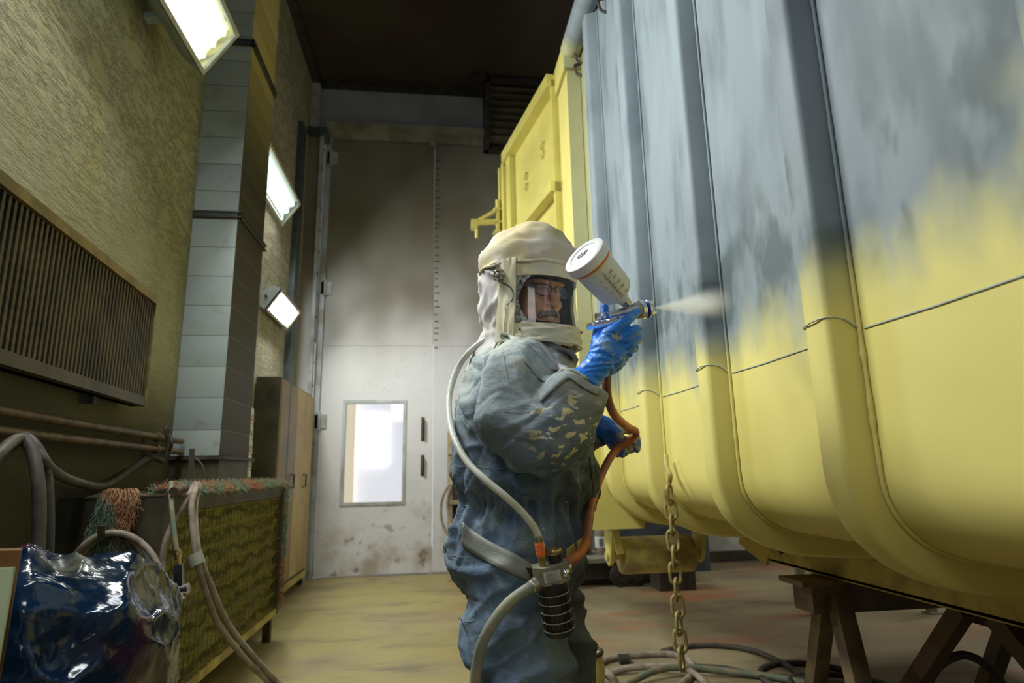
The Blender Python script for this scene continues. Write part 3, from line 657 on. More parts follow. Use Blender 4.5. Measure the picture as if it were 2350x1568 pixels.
def heap(u, v):
    a = 2*math.pi*u
    # v: 0 top .. 1 floor
    r = .41*math.sin(min(v, .55)/.55*math.pi/2)**.9
    z = .87*math.cos(min(v, .62)/.62*math.pi/2*.6) if v < .62 else .87*math.cos(math.pi/2*.6)*(1-(v-.62)/.38)
    x, y = r*math.cos(a)*1.0, r*math.sin(a)*.92
    p_ = V((x, y, z)); q = p_*2.3
    def ridge(q, s): return 1-2*abs(mn.noise(q*s))
    f = .13*(ridge(q+V((3, 1, 0)), .75)-.45)+.055*(ridge(q+V((0, 7, 1)), 1.5)-.4)+.030*(1-2*abs(mn.noise((q+V((5, 0, 3)))*3.0))**.6)-.01+.006*ridge(q, 8)
    d = V((x, y, z*.8)).normalized(); p_ = p_+d*f*.9
    # a slack pulled edge running down towards the viewer
    s = (x*.75+y*.55-.02); p_ += V((.05, -.04, .07))*math.exp(-(s/.06)**2)*(1-v)
    p_.z = max(.004, p_.z); q = BC+p_; q.x = max(q.x, wx(q.y)+.02+.02*v); return q
grid(b, heap, 190, 130, closed_u=True); bmesh.ops.remove_doubles(b, verts=b.verts, dist=1e-4)
tag(obj('plastic_sheet', b, M['film'], smooth=180), 'shiny crumpled blue plastic sheet heaped over something at the bottom left', 'plastic sheet')
# tilted board leaning at the very corner
t = empty('framed_board', at(0, 1420, y=1.15), 'amber-edged board with a pale green face leaning at the left frame edge', 'board')
q = [at(-160, 1268, y=1.18), at(50, 1263, y=1.18), at(-14, 1640, y=1.10), at(-220, 1640, y=1.10)]
th = V((-.02, .035, .0))
def slab(q, th, b):
    a = [b.verts.new(x) for x in q]; c = [b.verts.new(x+th) for x in q]; b.faces.new(a); b.faces.new(c[::-1])
    for i in range(4): b.faces.new((a[i], c[i], c[(i+1) % 4], a[(i+1) % 4]))
b = B(); slab(q, th, b); obj('amber_frame', b, simple('amber_board', (.20, .088, .012), (.15, .065, .010), .45, scale=8), t)
q2 = [at(-160, 1310, y=1.165), at(31, 1303, y=1.165), at(-20, 1600, y=1.085), at(-220, 1600, y=1.085)]
b = B(); slab(q2, V((0, .006, 0)), b); obj('green_face', b, simple('pale_green_sheet', (.50, .56, .36), (.42, .50, .30), .35, scale=5), t)

# ================================================================ ROLL-OFF BODY
CT = V((1.9, 2.0, 0))
wg = empty('rolloff_container', CT, 'huge ribbed steel roll-off container, grey primer above and fresh yellow paint below', 'container')
YN, YF, ZT, ZS = -.35, 3.80, 4.10, 1.425
def prof(off, bot, n=26, xb=1.66):
    "side profile points (x, z), top to bottom; off = outward offset, bot = bottom height"
    x0 = 1.0-off; pts = [(x0, ZT), (x0, ZS+.9), (x0, ZS)]
    if off <= .001: cv = [(1, 1.16), (1.003, 1.05), (1.02, .995), (1.059, .944), (1.105, .914), (1.16, .893), (1.24, .877), (1.325, .867), (1.50, .835), (1.66, .80)]; k_ = off
    else: cv = [(.93, 1.16), (.933, 1.06), (.954, .983), (.977, .94), (1.006, .906), (1.04, .877), (1.082, .852), (1.147, .826), (1.24, .806), (1.50, .795), (1.66, .792)]; k_ = off-.07
    cv = [(x-k_, z) for x, z in cv]
    sp = smooth_path([V((x, 0, z)) for x, z in cv], 8); ln_ = [0]
    for a, c in zip(sp, sp[1:]): ln_.append(ln_[-1]+(c-a).length)
    for k in range(n+1):
        s = ln_[-1]*k/n; i = max(j for j in range(len(ln_)) if ln_[j] <= s+1e-9); i = min(i, len(sp)-2); t_ = (s-ln_[i])/max(1e-9, ln_[i+1]-ln_[i]); q_ = sp[i].lerp(sp[i+1], min(1, t_)); pts.append((q_.x, q_.z))
    return pts
    for k in range(1, n+1):
        a = math.pi/2*k/n; pts.append((xb-(xb-x0)*math.cos(a), ZS-(ZS-bot)*math.sin(a)))
    return pts
pp = prof(0, .775)
b = B(); 
ys = [YN+(YF-YN)*k/60 for k in range(61)]
gr = [[b.verts.new((x, y, z)) for y in ys] for x, z in pp]
for i in range(len(gr)-1):
    for j in range(60): b.faces.new((gr[i][j], gr[i][j+1], gr[i+1][j+1], gr[i+1][j]))
obj('side_panel', b, M['paint'], wg, smooth=60)
b = B(); box(b, (1.64, YN, .74), (2.75, YF, .79)); box(b, (3.35, YN, 1.2), (3.4, YF, ZT)); box(b, (2.7, YN, .76), (3.40, YF, 1.25)); obj('floor_and_far_side', b, M['yellow_dirty'], wg)
b = B(); box(b, (1.0, YF-.05, .78), (3.4, YF, 2.0)); 
obj('tail_sill', b, M['yellow'], wg)
def rib(y0, w=.10, d=.074):
    po = prof(d, .722, xb=1.70); pi_ = prof(-.004, .785, xb=1.70); ch = .014
    secs = []
    for k, ((xo, zo), (xi, zi)) in enumerate(zip(po, pi_)):
        a = V((xi, 0, zi)); o_ = V((xo, 0, zo)); dirn = (o_-a); L = dirn.length; dn = dirn.normalized() if L > 1e-5 else V((-1, 0, 0))
        cz = min(ch, L*.4)
        secs.append([V((a.x, y0-.012, a.z)), a+dn*(L-cz)+V((0, y0, 0)), a+dn*(L-cz*.3)+V((0, y0+cz*.4, 0)), a+dn*L+V((0, y0+cz*1.1, 0)), a+dn*L+V((0, y0+w-cz*1.3, 0)), a+dn*(L-cz*.4)+V((0, y0+w-cz*.4, 0)), a+dn*(L-cz*1.3)+V((0, y0+w, 0)), V((a.x, y0+w+.012, a.z))])
    b = B(); G = [[b.verts.new(p_) for p_ in s] for s in secs]
    for i in range(len(G)-1):
        for j in range(7): b.faces.new((G[i][j], G[i][j+1], G[i+1][j+1], G[i+1][j]))
    r_ = obj('rib', b, M['paint'], wg, smooth=50)
    # weld bead along the near root of the rib
    b = B(); random.seed(int(y0*100)); pts = []
    path = [V((x-.004, y0-.018, z)) for x, z in prof(.0, .778)]
    dense = []
    for a, c in zip(path, path[1:]):
        n = max(1, int((c-a).length/.012)); dense += [a.lerp(c, i/n) for i in range(n)]
    rr = [.0055*(1+.25*mn.noise(V((y0, 0, i*.7)))+(.9 if q.z < 1.4 else 0)*max(0, mn.noise(V((y0, 3, i*.31))))) for i, q in enumerate(dense)]
    tube(b, dense, rr, 6); obj('weld_seam', b, M['weld'] if False else M['paint'], r_, smooth=60)
    # cap joint where straight and curved halves meet
    b = B(); tube(b, smooth_path([V((.998, y0+w+.05, ZS-.03)), V((1.0-d*.5, y0+w+.004, ZS+.005)), V((1.0-d-.001, y0+w-.01, ZS+.018)), V((1.0-d-.001, y0+.012, ZS+.024)), V((.965, y0-.006, ZS+.018)), V((.997, y0-.020, ZS-.01))], 5), .0022, 5); obj('joint_line', b, M['seam'], r_, smooth=60)
RY = [-.02, .655, 1.315, 1.975, 2.63, 3.27]
for y in RY: rib(y)
for a, c in zip(RY, RY[1:]+[3.75]):
    b = B(); tube(b, [(.9985, a+.16, ZS-.012), (.9985, (a+.16+c)/2, ZS-.014), (.9985, c-.03, ZS-.010)], .0024, 5); obj('seam_line', b, M['seam'], wg)
# bottom rail
b = B(); box(b, (1.665, YN, .64), (1.72, 3.05, .78)); box(b, (1.665, YN, .635), (1.78, 3.05, .65)); obj('hook_rail', b, M['yellow_dirty'], wg, bevel=.004)
b = B(); bar(b, (1.67, 3.05, .66), (1.62, 3.22, .75), .02, .10); obj('rail_end', b, M['yellow_dirty'], wg)
b = B(); cyl(b, (1.655, 2.92, .70), (1.70, 2.92, .70), .014, 12); obj('rail_bolt', b, M['rubber'], wg, smooth=40)
# top tube, corner post, header
b = B(); cyl(b, (.935, YN, 4.02), (.935, 3.72, 4.02), .075, 24); obj('top_tube', b, M['paint'], wg, smooth=40)
b = B(); box(b, (.90, 3.72, .86), (.995, 4.02, 3.86)); obj('corner_post', b, M['paint'], wg, bevel=.012)
b = B(); box(b, (.88, 3.70, 3.875), (.995, 4.06, 4.08)); obj('post_head', b, M['paint'], wg, bevel=.012)
b = B(); prism(b, [(.905, 3.695), (1.25, 3.695), (1.25, 3.78), (.905, 3.78)], .755, 1.30); obj('tail_plate', b, M['yellow'], wg, bevel=.004)
# small lashing hooks welded to the side
def lash(y, z, x=.985):
    b = B(); tube(b, smooth_path([(x+.02, y, z+.05), (x-.03, y, z+.035), (x-.035, y-.012, z), (x-.015, y+.006, z-.03), (x+.02, y, z-.05)], 4), .009, 8)
    return b
for px, py, xx in ((1385, 12, .985), (1331, 130, .985), (1330, 160, .985)):
    q = at(px, py, x=xx); obj('lashing_hook', lash(q.y, q.z), M['dark_steel'], wg, smooth=50)
# far end leaf, standing open, with its ribs
L0, L1 = V((.905, 4.04, 0)), V((.640, 5.50, 0)); ld = (L1-L0).normalized(); ln = V((-ld.y, ld.x, 0))   # ln points into the hall (-x)
def lp(u, z, d=0): q = L0.lerp(L1, u)+ln*d; return V((q.x, q.y, z))
def lslab(b, u0, u1, z0, z1, d0, d1):
    a = [lp(u0, z0, d0), lp(u1, z0, d0), lp(u1, z0, d1), lp(u0, z0, d1)]
    A = [b.verts.new(x) for x in a]; C = [b.verts.new((x.x, x.y, z1)) for x in a]; b.faces.new(A); b.faces.new(C[::-1])
    for i in range(4): b.faces.new((A[i], C[i], C[(i+1) % 4], A[(i+1) % 4]))
b = B(); lslab(b, 0, 1, .95, 4.02, -.03, 0); lf = obj('tail_door', b, M['yellow'], wg, bevel=.004)
for u0, u1 in ((.74, .82), (.88, .93), (.97, 1.0), (.01, .03)):
    b = B(); lslab(b, u0, u1, .95, 4.02, 0, .05); obj('door_stile', b, M['yellow'], lf, bevel=.01)
for z, z1, u1 in ((3.96, 4.06, .84), (3.10, 3.18, .76), (2.2, 2.28, .76), (1.3, 1.38, .76)):
    b = B(); lslab(b, .01, u1, z, z1, 0, .085); obj('door_rail', b, M['yellow'], lf, bevel=.012)
for u, z in ((.24, 3.66), (.24, 3.58), (.52, 3.60), (.52, 3.50)):
    b = B(); torus(b, lp(u, z, .02), V((ln.x, ln.y, .15)), .028, .007, 16, 7); obj('lashing_ring', b, M['yellow'], lf, smooth=60)
for z in (3.72,):
    b = B(); cyl(b, lp(.03, z-.10, .02), lp(.03, z+.12, .02), .025, 12); obj('door_hinge', b, M['yellow'], lf, smooth=40)
b = B(); cyl(b, lp(.955, .95, .075), lp(.955, 3.66, .075), .024, 14); obj('locking_rod', b, M['yellow'], lf, smooth=40)
for z in (3.32, 3.42, 3.55):
    b = B(); lslab(b, .93, .985, z, z+.02, 0, .12); obj('rod_bearing', b, M['yellow'], lf)
b = B(); bar(b, lp(.955, 3.56, .08), lp(.99, 3.42, .30), .05, .03, (0, 0, 1)); bar(b, lp(.955, 3.44, .07), lp(.98, 3.42, .30), .03, .05, (0, 0, 1)); box(b, lp(.98, 3.36, .33)-V((0, .02, 0)), lp(.98, 3.45, .27)+V((0, .05, 0))); cyl(b, lp(.98, 3.27, .28), lp(.98, 3.37, .28), .014, 10); obj('latch_arm', b, M['yellow'], lf)
# rear roller
b = B(); lathe(b, (1.155, 3.92, .575), (1, 0, 0), [(0, .06), (0, .107), (.012, .112), (.45, .112), (.462, .107), (.462, .06)], 40); rl = obj('rear_roller', b, M['yellow_dirty'], wg, smooth=40)
b = B(); cyl(b, (1.06, 3.92, .575), (1.70, 3.92, .575), .028, 14); obj('roller_axle', b, M['yellow'], rl, smooth=40)
for x, s in ((1.075, 1), (1.66, 1)):
    b = B(); pr_ = [(3.80, .80), (3.98, .80), (3.985, .66), (3.965, .54), (3.92, .515), (3.875, .54), (3.83, .64)]
    A = [b.verts.new((x, y, z)) for y, z in pr_]; C = [b.verts.new((x+.025, y, z)) for y, z in pr_]; b.faces.new(A); b.faces.new(C[::-1])
    for i in range(len(pr_)): b.faces.new((A[i], C[i], C[(i+1) % len(pr_)], A[(i+1) % len(pr_)]))
    hg = obj('roller_hanger', b, M['yellow'], wg, bevel=.003)
b = B(); bar(b, (1.075, 3.78, .80), (1.12, 3.80, .60), .02, .04); obj('hanger_gusset', b, M['yellow'], wg)
# chain and its hook
q = at(1537, 1045, x=.99)
CH = V((.955, q.y+.02, q.z))
b = B(); hy = at(1533, 1045, x=.975)
tube(b, smooth_path([V((.965, hy.y, hy.z)), V((.955, hy.y-.03, hy.z-.05)), V((.955, hy.y-.06, hy.z-.085)), V((.957, hy.y-.03, hy.z-.125)), V((.970, hy.y-.0, hy.z-.155))], 5), .0105, 10); obj('chain_hook', b, M['yellow_dirty'], wg, smooth=50)
top = at(1536, 1118, y=2.455); bot = at(1565, 1533, y=2.36)
nl = 11; ch = empty('hanging_chain', top, 'long-link yellow-dusted chain hanging from a hook on the container side', 'chain')
MCH = simple('dusty_chain', (.36, .29, .10), (.22, .16, .06), .6, .3, scale=30, bump=.2)
def link(b, c, a, L, w, r, ang):
    "rounded link: centre c, long axis a"
    u, v = frame(a); s = u*math.cos(ang)+v*math.sin(ang); pts = []
    for k in range(20):
        t_ = 2*math.pi*k/20; cs, sn = math.cos(t_), math.sin(t_)
        pts.append(c+a*((L/2-w/2)*(1 if sn > 0 else -1)+w/2*sn)+s*(w/2*cs))
    tube(b, pts, r, 8, closed=True)
ax = (bot-top).normalized(); LL = (bot-top).length; pitch = LL/nl
for k in range(nl):
    b = B(); a_ = (ax+V((random.uniform(-.03, .03), 0, 0))).normalized(); link(b, top+ax*(pitch*(k+.5)), a_, pitch+.020, .042, .0068, (.25 if k % 2 == 0 else 1.45)+random.uniform(-.15, .15)+.4); obj('chain_link', b, MCH, ch, smooth=60)
b = B(); cyl(b, top+V((-.022, -.02, -.01)), top+V((-.020, -.02, -.07)), .012, 6); obj('screw_sleeve', b, MCH, ch)

# trestles under the rail
TM = simple('trestle_steel', (.16, .115, .055), (.09, .06, .035), .6, .1, scale=7, bump=.1)
TM2 = simple('trestle_steel_red', (.085, .04, .022), (.06, .03, .018), .6, .1, scale=7)
t = empty('steel_trestle', (1.9, 2.6, 0), 'steel trestle with a flat top plate under the container rail', 'trestle')
b = B(); prism(b, [(1.50, 2.50), (2.9, 2.50), (2.9, 2.70), (1.50, 2.68)], .612, .632); obj('top_plate', b, TM, t, bevel=.004)
b = B(); box(b, (1.555, 2.53, .50), (2.9, 2.67, .612)); obj('cross_beam', b, TM, t, bevel=.012)
for (x0, y0, x1, y1) in ((1.665, 2.57, 1.60, 2.30), (1.70, 2.60, 1.80, 3.02), (2.7, 2.56, 2.66, 2.25), (2.7, 2.62, 2.64, 2.95)):
    b = B(); bar(b, (x0, y0-.04 if y1 < y0 else y0+.04, .60), (x1, y1, 0), .075, .06, (0, 1, 0)); obj('leg', b, TM, t, bevel=.004)
t = empty('splayed_trestle', (1.95, 2.0, 0), 'dark red-brown trestle with widely splayed legs beneath the near container rail', 'trestle')
a0 = V((1.74, 2.02, .635)); a1 = V((1.78, 1.86, .635))
b = B(); box(b, (1.84, 1.84, .56), (2.9, 2.06, .634)); obj('head_beam', b, TM2, t, bevel=.004)
for x in (1.77, 2.75):
    b = B(); bar(b, (x, 2.0, .62), (x+.05, 2.60, 0), .058, .05, (1, 0, 0)); obj('leg', b, TM2, t, bevel=.003)
    b = B(); bar(b, (x, 1.88, .62), (x+.05, 1.30, 0), .058, .05, (1, 0, 0)); obj('leg', b, TM2, t, bevel=.003)
# feet of stands on the far side
for k, (px, py, lab) in enumerate(((1885, 1412, 'grey square stand foot on the floor just behind the flat-topped trestle'), (2065, 1384, 'grey stand foot further right beyond the trestle, shortest in view'), (2140, 1408, 'slanting grey stand leg seen under the rail between trestles'), (1843, 1385, 'small dark stand foot hidden beside the trestle beam'))):
    q = at(px, py, z=0); b = B(); box(b, (q.x-.05, q.y-.05, 0), (q.x+.05, q.y+.05, .012)); bar(b, (q.x, q.y, .0), (q.x-(.10 if k == 2 else 0), q.y, .60), .06, .05, (0, 1, 0)); bar(b, (q.x-(.10 if k == 2 else 0)-.1, q.y, .60), (q.x+.1, q.y, .60), .06, .05, (0, 1, 0))
    tag(obj('stand_leg', b, M['hose_grey'], bevel=.004), lab, 'stand', 'grey stand feet beyond the container')

# ================================================================ FLOOR THINGS
def fz(px, py, z=.014): return at(px, py, z=z)
hose('floor_hose', [fz(1365, 1532), fz(1395, 1515), fz(1450, 1506), fz(1530, 1502), fz(1575, 1512), fz(1590, 1540), fz(1560, 1575), fz(1500, 1590)], .020, 'hose_tan', 'tan hose forming the upper ring of the coil beside the worker', group='hoses coiled on the floor')
hose('floor_hose', [fz(1365, 1530, .03), fz(1400, 1550, .03), fz(1420, 1590, .02), fz(1425, 1640, .02)], .020, 'hose_tan', 'tan hose end crossing the coil nearest the worker, running to the frame edge', group='hoses coiled on the floor')
hose('floor_hose', [fz(1400, 1545), fz(1450, 1533, .03), fz(1520, 1530, .04), fz(1570, 1535, .04), fz(1610, 1560, .02), fz(1640, 1600, .02)], .018, 'hose_tan', 'lower tan hose turn of the floor coil, below the chain', group='hoses coiled on the floor')
hose('floor_hose', [fz(1400, 1600, .03), fz(1450, 1565, .03), fz(1510, 1538, .05), fz(1570, 1532, .05), fz(1650, 1540, .03), fz(1760, 1552, .02), fz(1850, 1568, .02)], .018, 'hose_green', 'greenish hose running from the coil to the right across the floor', group='hoses coiled on the floor')
hose('floor_hose', [fz(1520, 1496), fz(1570, 1485), fz(1640, 1482), fz(1720, 1492), fz(1790, 1520), fz(1850, 1560), fz(1880, 1600)], .017, 'hose_dark', 'dark hose arching wide across the floor behind the chain', group='hoses coiled on the floor')
hose('floor_hose', [fz(1560, 1530), fz(1660, 1535), fz(1740, 1552), fz(1830, 1558), fz(1900, 1580)], .017, 'hose_dark', 'dark hose lying straight from the chain foot towards the trestle', group='hoses coiled on the floor')
b = B(); torus(b, fz(1870, 1560, .015), (0, 0, 1), .26, .016, 40, 8, 1.1); tag(obj('floor_hose', b, M['rubber'], smooth=60), 'black hose ring on the floor around the trestle legs', 'hose', 'hoses coiled on the floor')
b = B(); torus(b, fz(1930, 1575, .045), (0, 0.1, 1), .22, .014, 40, 8, 1.2); tag(obj('floor_hose', b, M['rubber'], smooth=60), 'smaller black hose ring overlapping the one at the trestle legs', 'hose', 'hoses coiled on the floor')
hose('bowed_hose', [at(2110, 1600, y=2.35), at(2150, 1535, y=2.35), at(2185, 1510, y=2.35), at(2220, 1505, y=2.35), at(2260, 1525, y=2.35), at(2300, 1570, y=2.35), at(2330, 1640, y=2.35)], .016, 'hose_dark', 'stiff dark hose bowing up off the floor at the lower right')
b = B(); c = fz(1432, 1514, .02); cyl(b, c-V((.03, 0, 0)), c+V((.03, 0, 0)), .030, 14); tag(obj('hose_clamp', b, M['dark_steel'], smooth=40), 'dark clamp round the tan hose coil on the floor', 'clamp')
t = empty('yellow_canister', at(1345, 1560, y=3.2), 'yellow container with dark rim on the floor behind the worker\'s legs', 'canister')
q = at(1352, 1560, y=3.25)
b = B(); lathe(b, (q.x-.02, 3.3, 0), (0, 0, 1), [(0, .10), (.12, .115), (.20, .10)], 24); obj('drum', b, M['yellow'], t, smooth=40)
b = B(); torus(b, (q.x-.02, 3.3, .20), (0, 0, 1), .10, .012, 24, 8); obj('rim', b, M['rubber'], t, smooth=60)

# tool cart at the back
t = empty('tool_cart', (1.7, 6.4, 0), 'low flat cart on black wheels beyond the yellow roller', 'cart')
b = B(); box(b, (1.2, 6.1, .22), (2.35, 6.7, .26)); obj('deck', b, M['hose_grey'], t, bevel=.006)
b = B(); box(b, (1.2, 6.15, .08), (2.3, 6.65, .22)); obj('under_frame', b, M['rubber'], t)
for x, y in ((1.95, 6.07), (1.78, 6.07), (1.3, 6.07), (1.3, 6.66)):
    b = B(); lathe(b, (x, y-.03, .105), (0, 1, 0), [(0, .05), (0, .085), (.01, .105), (.05, .105), (.06, .085), (.06, .05)], 24); torus(b, (x, y-.03, .105), (0, 1, 0), .045, .008, 16, 6); obj('wheel', b, M['rubber'], t, smooth=50)
b = B(); lathe(b, (1.68, 6.4, .26), (0, 0, 1), [(0, .055), (.22, .055), (.24, .045), (.30, .02)], 20); cn = tag(empty('paint_can', (1.68, 6.4, .26)), 'white-labelled can standing on the cart behind the orange hose', 'can'); obj('can_body', b, M['hose_tan'], cn, smooth=40)
b = B(); lathe(b, (1.68, 6.4, .33), (0, 0, 1), [(0, .0565), (.11, .0565)], 20); lb = obj('can_label', b, M['paper'], cn, smooth=40)
b = B()
for k in range(5): box(b, (1.65, 6.34-.001, .35+k*.015), (1.70, 6.345, .356+k*.015))
obj('label_print', b, M['print'], lb)
for k, (x, y, r_, h) in enumerate(((1.5, 6.45, .05, .3), (1.58, 6.55, .045, .24), (1.40, 6.4, .06, .26))):
    b = B(); lathe(b, (x, y, .26), (0, 0, 1), [(0, r_), (h*.8, r_), (h, r_*.5)], 16)
    tag(obj('can', b, (M['rubber'], M['hose_tan'], M['dark_steel'])[k], smooth=40), ('black can on the cart left of the white-labelled one', 'tan can on the cart behind the black one', 'dark wide can at the left end of the cart')[k], 'can', 'cans on the cart')
b = B(); box(b, (2.0, 6.75, 0), (3.0, 7.2, .62)); tag(obj('dark_crate', b, M['steel_blue'], bevel=.01), 'dark grey crate standing against the back wall over the roller', 'crate')
b = B(); box(b, (2.05, 5.75, .0), (2.40, 6.0, .2)); tag(obj('black_block', b, M['rubber'], bevel=.01), 'low black block on the floor right of the cart wheel', 'block')
# rack behind the worker
t = empty('wooden_rack', (.4, 6.9, 0), 'pale wooden shelf rack behind the worker, half hidden at waist height', 'rack')
RM = simple('raw_wood', (.42, .33, .20), (.30, .22, .13), .7, scale=10)
for x in (.13, .78):
    for y in (6.72, 7.05):
        b = B(); box(b, (x, y, 0), (x+.045, y+.045, 1.56)); obj('post', b, RM, t, bevel=.003)
for z in (.22, .78, 1.30, 1.53):
    b = B(); box(b, (.13, 6.70, z), (.83, 7.10, z+.03)); obj('shelf', b, RM, t, bevel=.003)
b = B(); box(b, (.17, 7.07, .2), (.80, 7.09, 1.55)); obj('back_board', b, M['rubber'], t)
for k, (w, z) in enumerate(((.17, .72), (.14, .80))):
    b = B(); torus(b, (.24+.03*k, 6.68-.02*k, z), (.1, 1, 0), .30-.06*k, .014, 36, 8, .62); tag(obj('rack_hose', b, M['hose_tan'], smooth=60), ('larger tan hose ring hanging on the front of the wooden rack', 'smaller tan hose ring hanging inside the larger one on the rack')[k], 'hose', 'hose rings on the rack')
b = B(); box(b, (.25, 6.75, .81), (.45, 6.95, .92)); tag(obj('parts_box', b, RM, bevel=.005), 'small wooden box on the middle rack shelf behind the worker', 'box')
# ================================================================ THE WORKER
def blob(name, parts, m, parent, vox=.008, fn=None, smooth_it=2, tex=None):
    "parts: list of (points, radii) swept limbs, fused into one continuous skin; fn displaces (co, normal)"
    b = B()
    for pts, rs in parts:
        pts = [V(p) for p in pts]
        if isinstance(rs, (int, float)): rs = [rs]*len(pts)
        # subdivide with smooth interpolation and rounded ends
        P_, R_ = [], []
        for i in range(len(pts)-1):
            n = 5
            for k in range(n):
                t = k/n
                a, bb, c, d = pts[max(i-1, 0)], pts[i], pts[i+1], pts[min(i+2, len(pts)-1)]
                q = .5*((2*bb)+(c-a)*t+(2*a-5*bb+4*c-d)*t*t+(-a+3*bb-3*c+d)*t**3)
                P_.append(q); R_.append(rs[i]*(1-t)+rs[i+1]*t)
        P_.append(pts[-1]); R_.append(rs[-1])
        d0 = (P_[0]-P_[1]).normalized(); d1 = (P_[-1]-P_[-2]).normalized(); r0, r1 = R_[0], R_[-1]
        pre = [(P_[0]+d0*r0*f, r0*g) for f, g in ((.98, .15), (.85, .52), (.5, .86))]
        post = [(P_[-1]+d1*r1*f, r1*g) for f, g in ((.5, .86), (.85, .52), (.98, .15))]
        tube(b, [p for p, _ in pre]+P_+[p for p, _ in post], [r for _, r in pre]+R_+[r for _, r in post], 16)
    return skin(name, b, m, parent, vox, fn, smooth_it)
def skin(name, b, m, parent, vox=.008, fn=None, smooth_it=2):
    me = bpy.data.meshes.new(name+'_src'); bmesh.ops.recalc_face_normals(b, faces=b.faces); b.to_mesh(me); b.free()
    o = bpy.data.objects.new(name+'_src', me); COL.objects.link(o)
    r = o.modifiers.new('r', 'REMESH'); r.mode = 'VOXEL'; r.voxel_size = vox
    s = o.modifiers.new('s', 'SMOOTH'); s.factor = .5; s.iterations = smooth_it
    dg = bpy.context.evaluated_depsgraph_get(); dg.update()
    me2 = bpy.data.meshes.new_from_object(o.evaluated_get(dg)); bpy.data.objects.remove(o)
    if fn is not None:
        nn = [v.normal.copy() for v in me2.vertices]
        for v, n in zip(me2.vertices, nn): v.co = v.co + fn(v.co.copy(), n)
    off = wloc(parent) if parent is not None else V((0, 0, 0))
    for v in me2.vertices: v.co -= off
    for p in me2.polygons: p.use_smooth = True
    me2.materials.clear(); me2.materials.append(m); me2.name = name
    r_ = bpy.data.objects.new(name, me2); COL.objects.link(r_)
    if parent is not None: r_.parent = parent
    return r_

FA = R(-18); bf = V((math.cos(FA), math.sin(FA), 0)); bl = V((-bf.y, bf.x, 0))      # body front, body left
WR = V((.24, 1.74, 0))
man = empty('person', (.24, 1.74, 0), 'person in dusty blue-grey coverall and cream air hood, raising a spray gun at the container', 'person')
def rings(b, secs, n=40, e=2.3):
    "secs: (z, cx, cy, half depth, half width); superellipse cross sections"
    G = []
    for z, cx, cy, a, w in secs:
        G.append([b.verts.new(V((cx, cy, z))+bf*a*math.copysign(abs(math.cos(t))**(2/e), math.cos(t))+bl*w*math.copysign(abs(math.sin(t))**(2/e), math.sin(t))) for t in [2*math.pi*k/n for k in range(n)]])
    for A, C in zip(G, G[1:]):
        for k in range(n): b.faces.new((A[k], A[(k+1) % n], C[(k+1) % n], C[k]))
    b.faces.new(G[0][::-1]); b.faces.new(G[-1])
b = B()
rings(b, [(1.465, .27, 1.72, .085, .085), (1.435, .265, 1.72, .11, .12), (1.40, .26, 1.72, .135, .178), (1.35, .25, 1.72, .155, .215), (1.28, .243, 1.73, .180, .235), (1.20, .245, 1.735, .196, .225),
          (1.10, .252, 1.735, .188, .205), (1.05, .250, 1.735, .180, .195), (1.02, .248, 1.735, .176, .192), (.98, .242, 1.735, .186, .20), (.92, .228, 1.735, .186, .212), (.86, .220, 1.735, .176, .210), (.80, .228, 1.735, .150, .195), (.74, .245, 1.735, .11, .16), (.70, .25, 1.735, .07, .12)])
# legs
def sweep(b, pts, rs, n=24):
    P_ = smooth_path(pts, 6); R_ = []
    for i in range(len(rs)-1):
        for k in range(6): R_.append(rs[i]*(1-k/6)+rs[i+1]*k/6)
    R_.append(rs[-1]); tube(b, P_, R_, n)
sweep(b, [(.190, 1.64, .88), (.195, 1.63, .74), (.215, 1.60, .57), (.235, 1.60, .42), (.235, 1.61, .25), (.225, 1.62, .12)], [.125, .130, .113, .098, .092, .088])
sweep(b, [(.255, 1.86, .86), (.305, 1.86, .72), (.345, 1.86, .58), (.36, 1.87, .42), (.34, 1.89, .25), (.32, 1.90, .12)], [.11, .115, .105, .096, .09, .086])
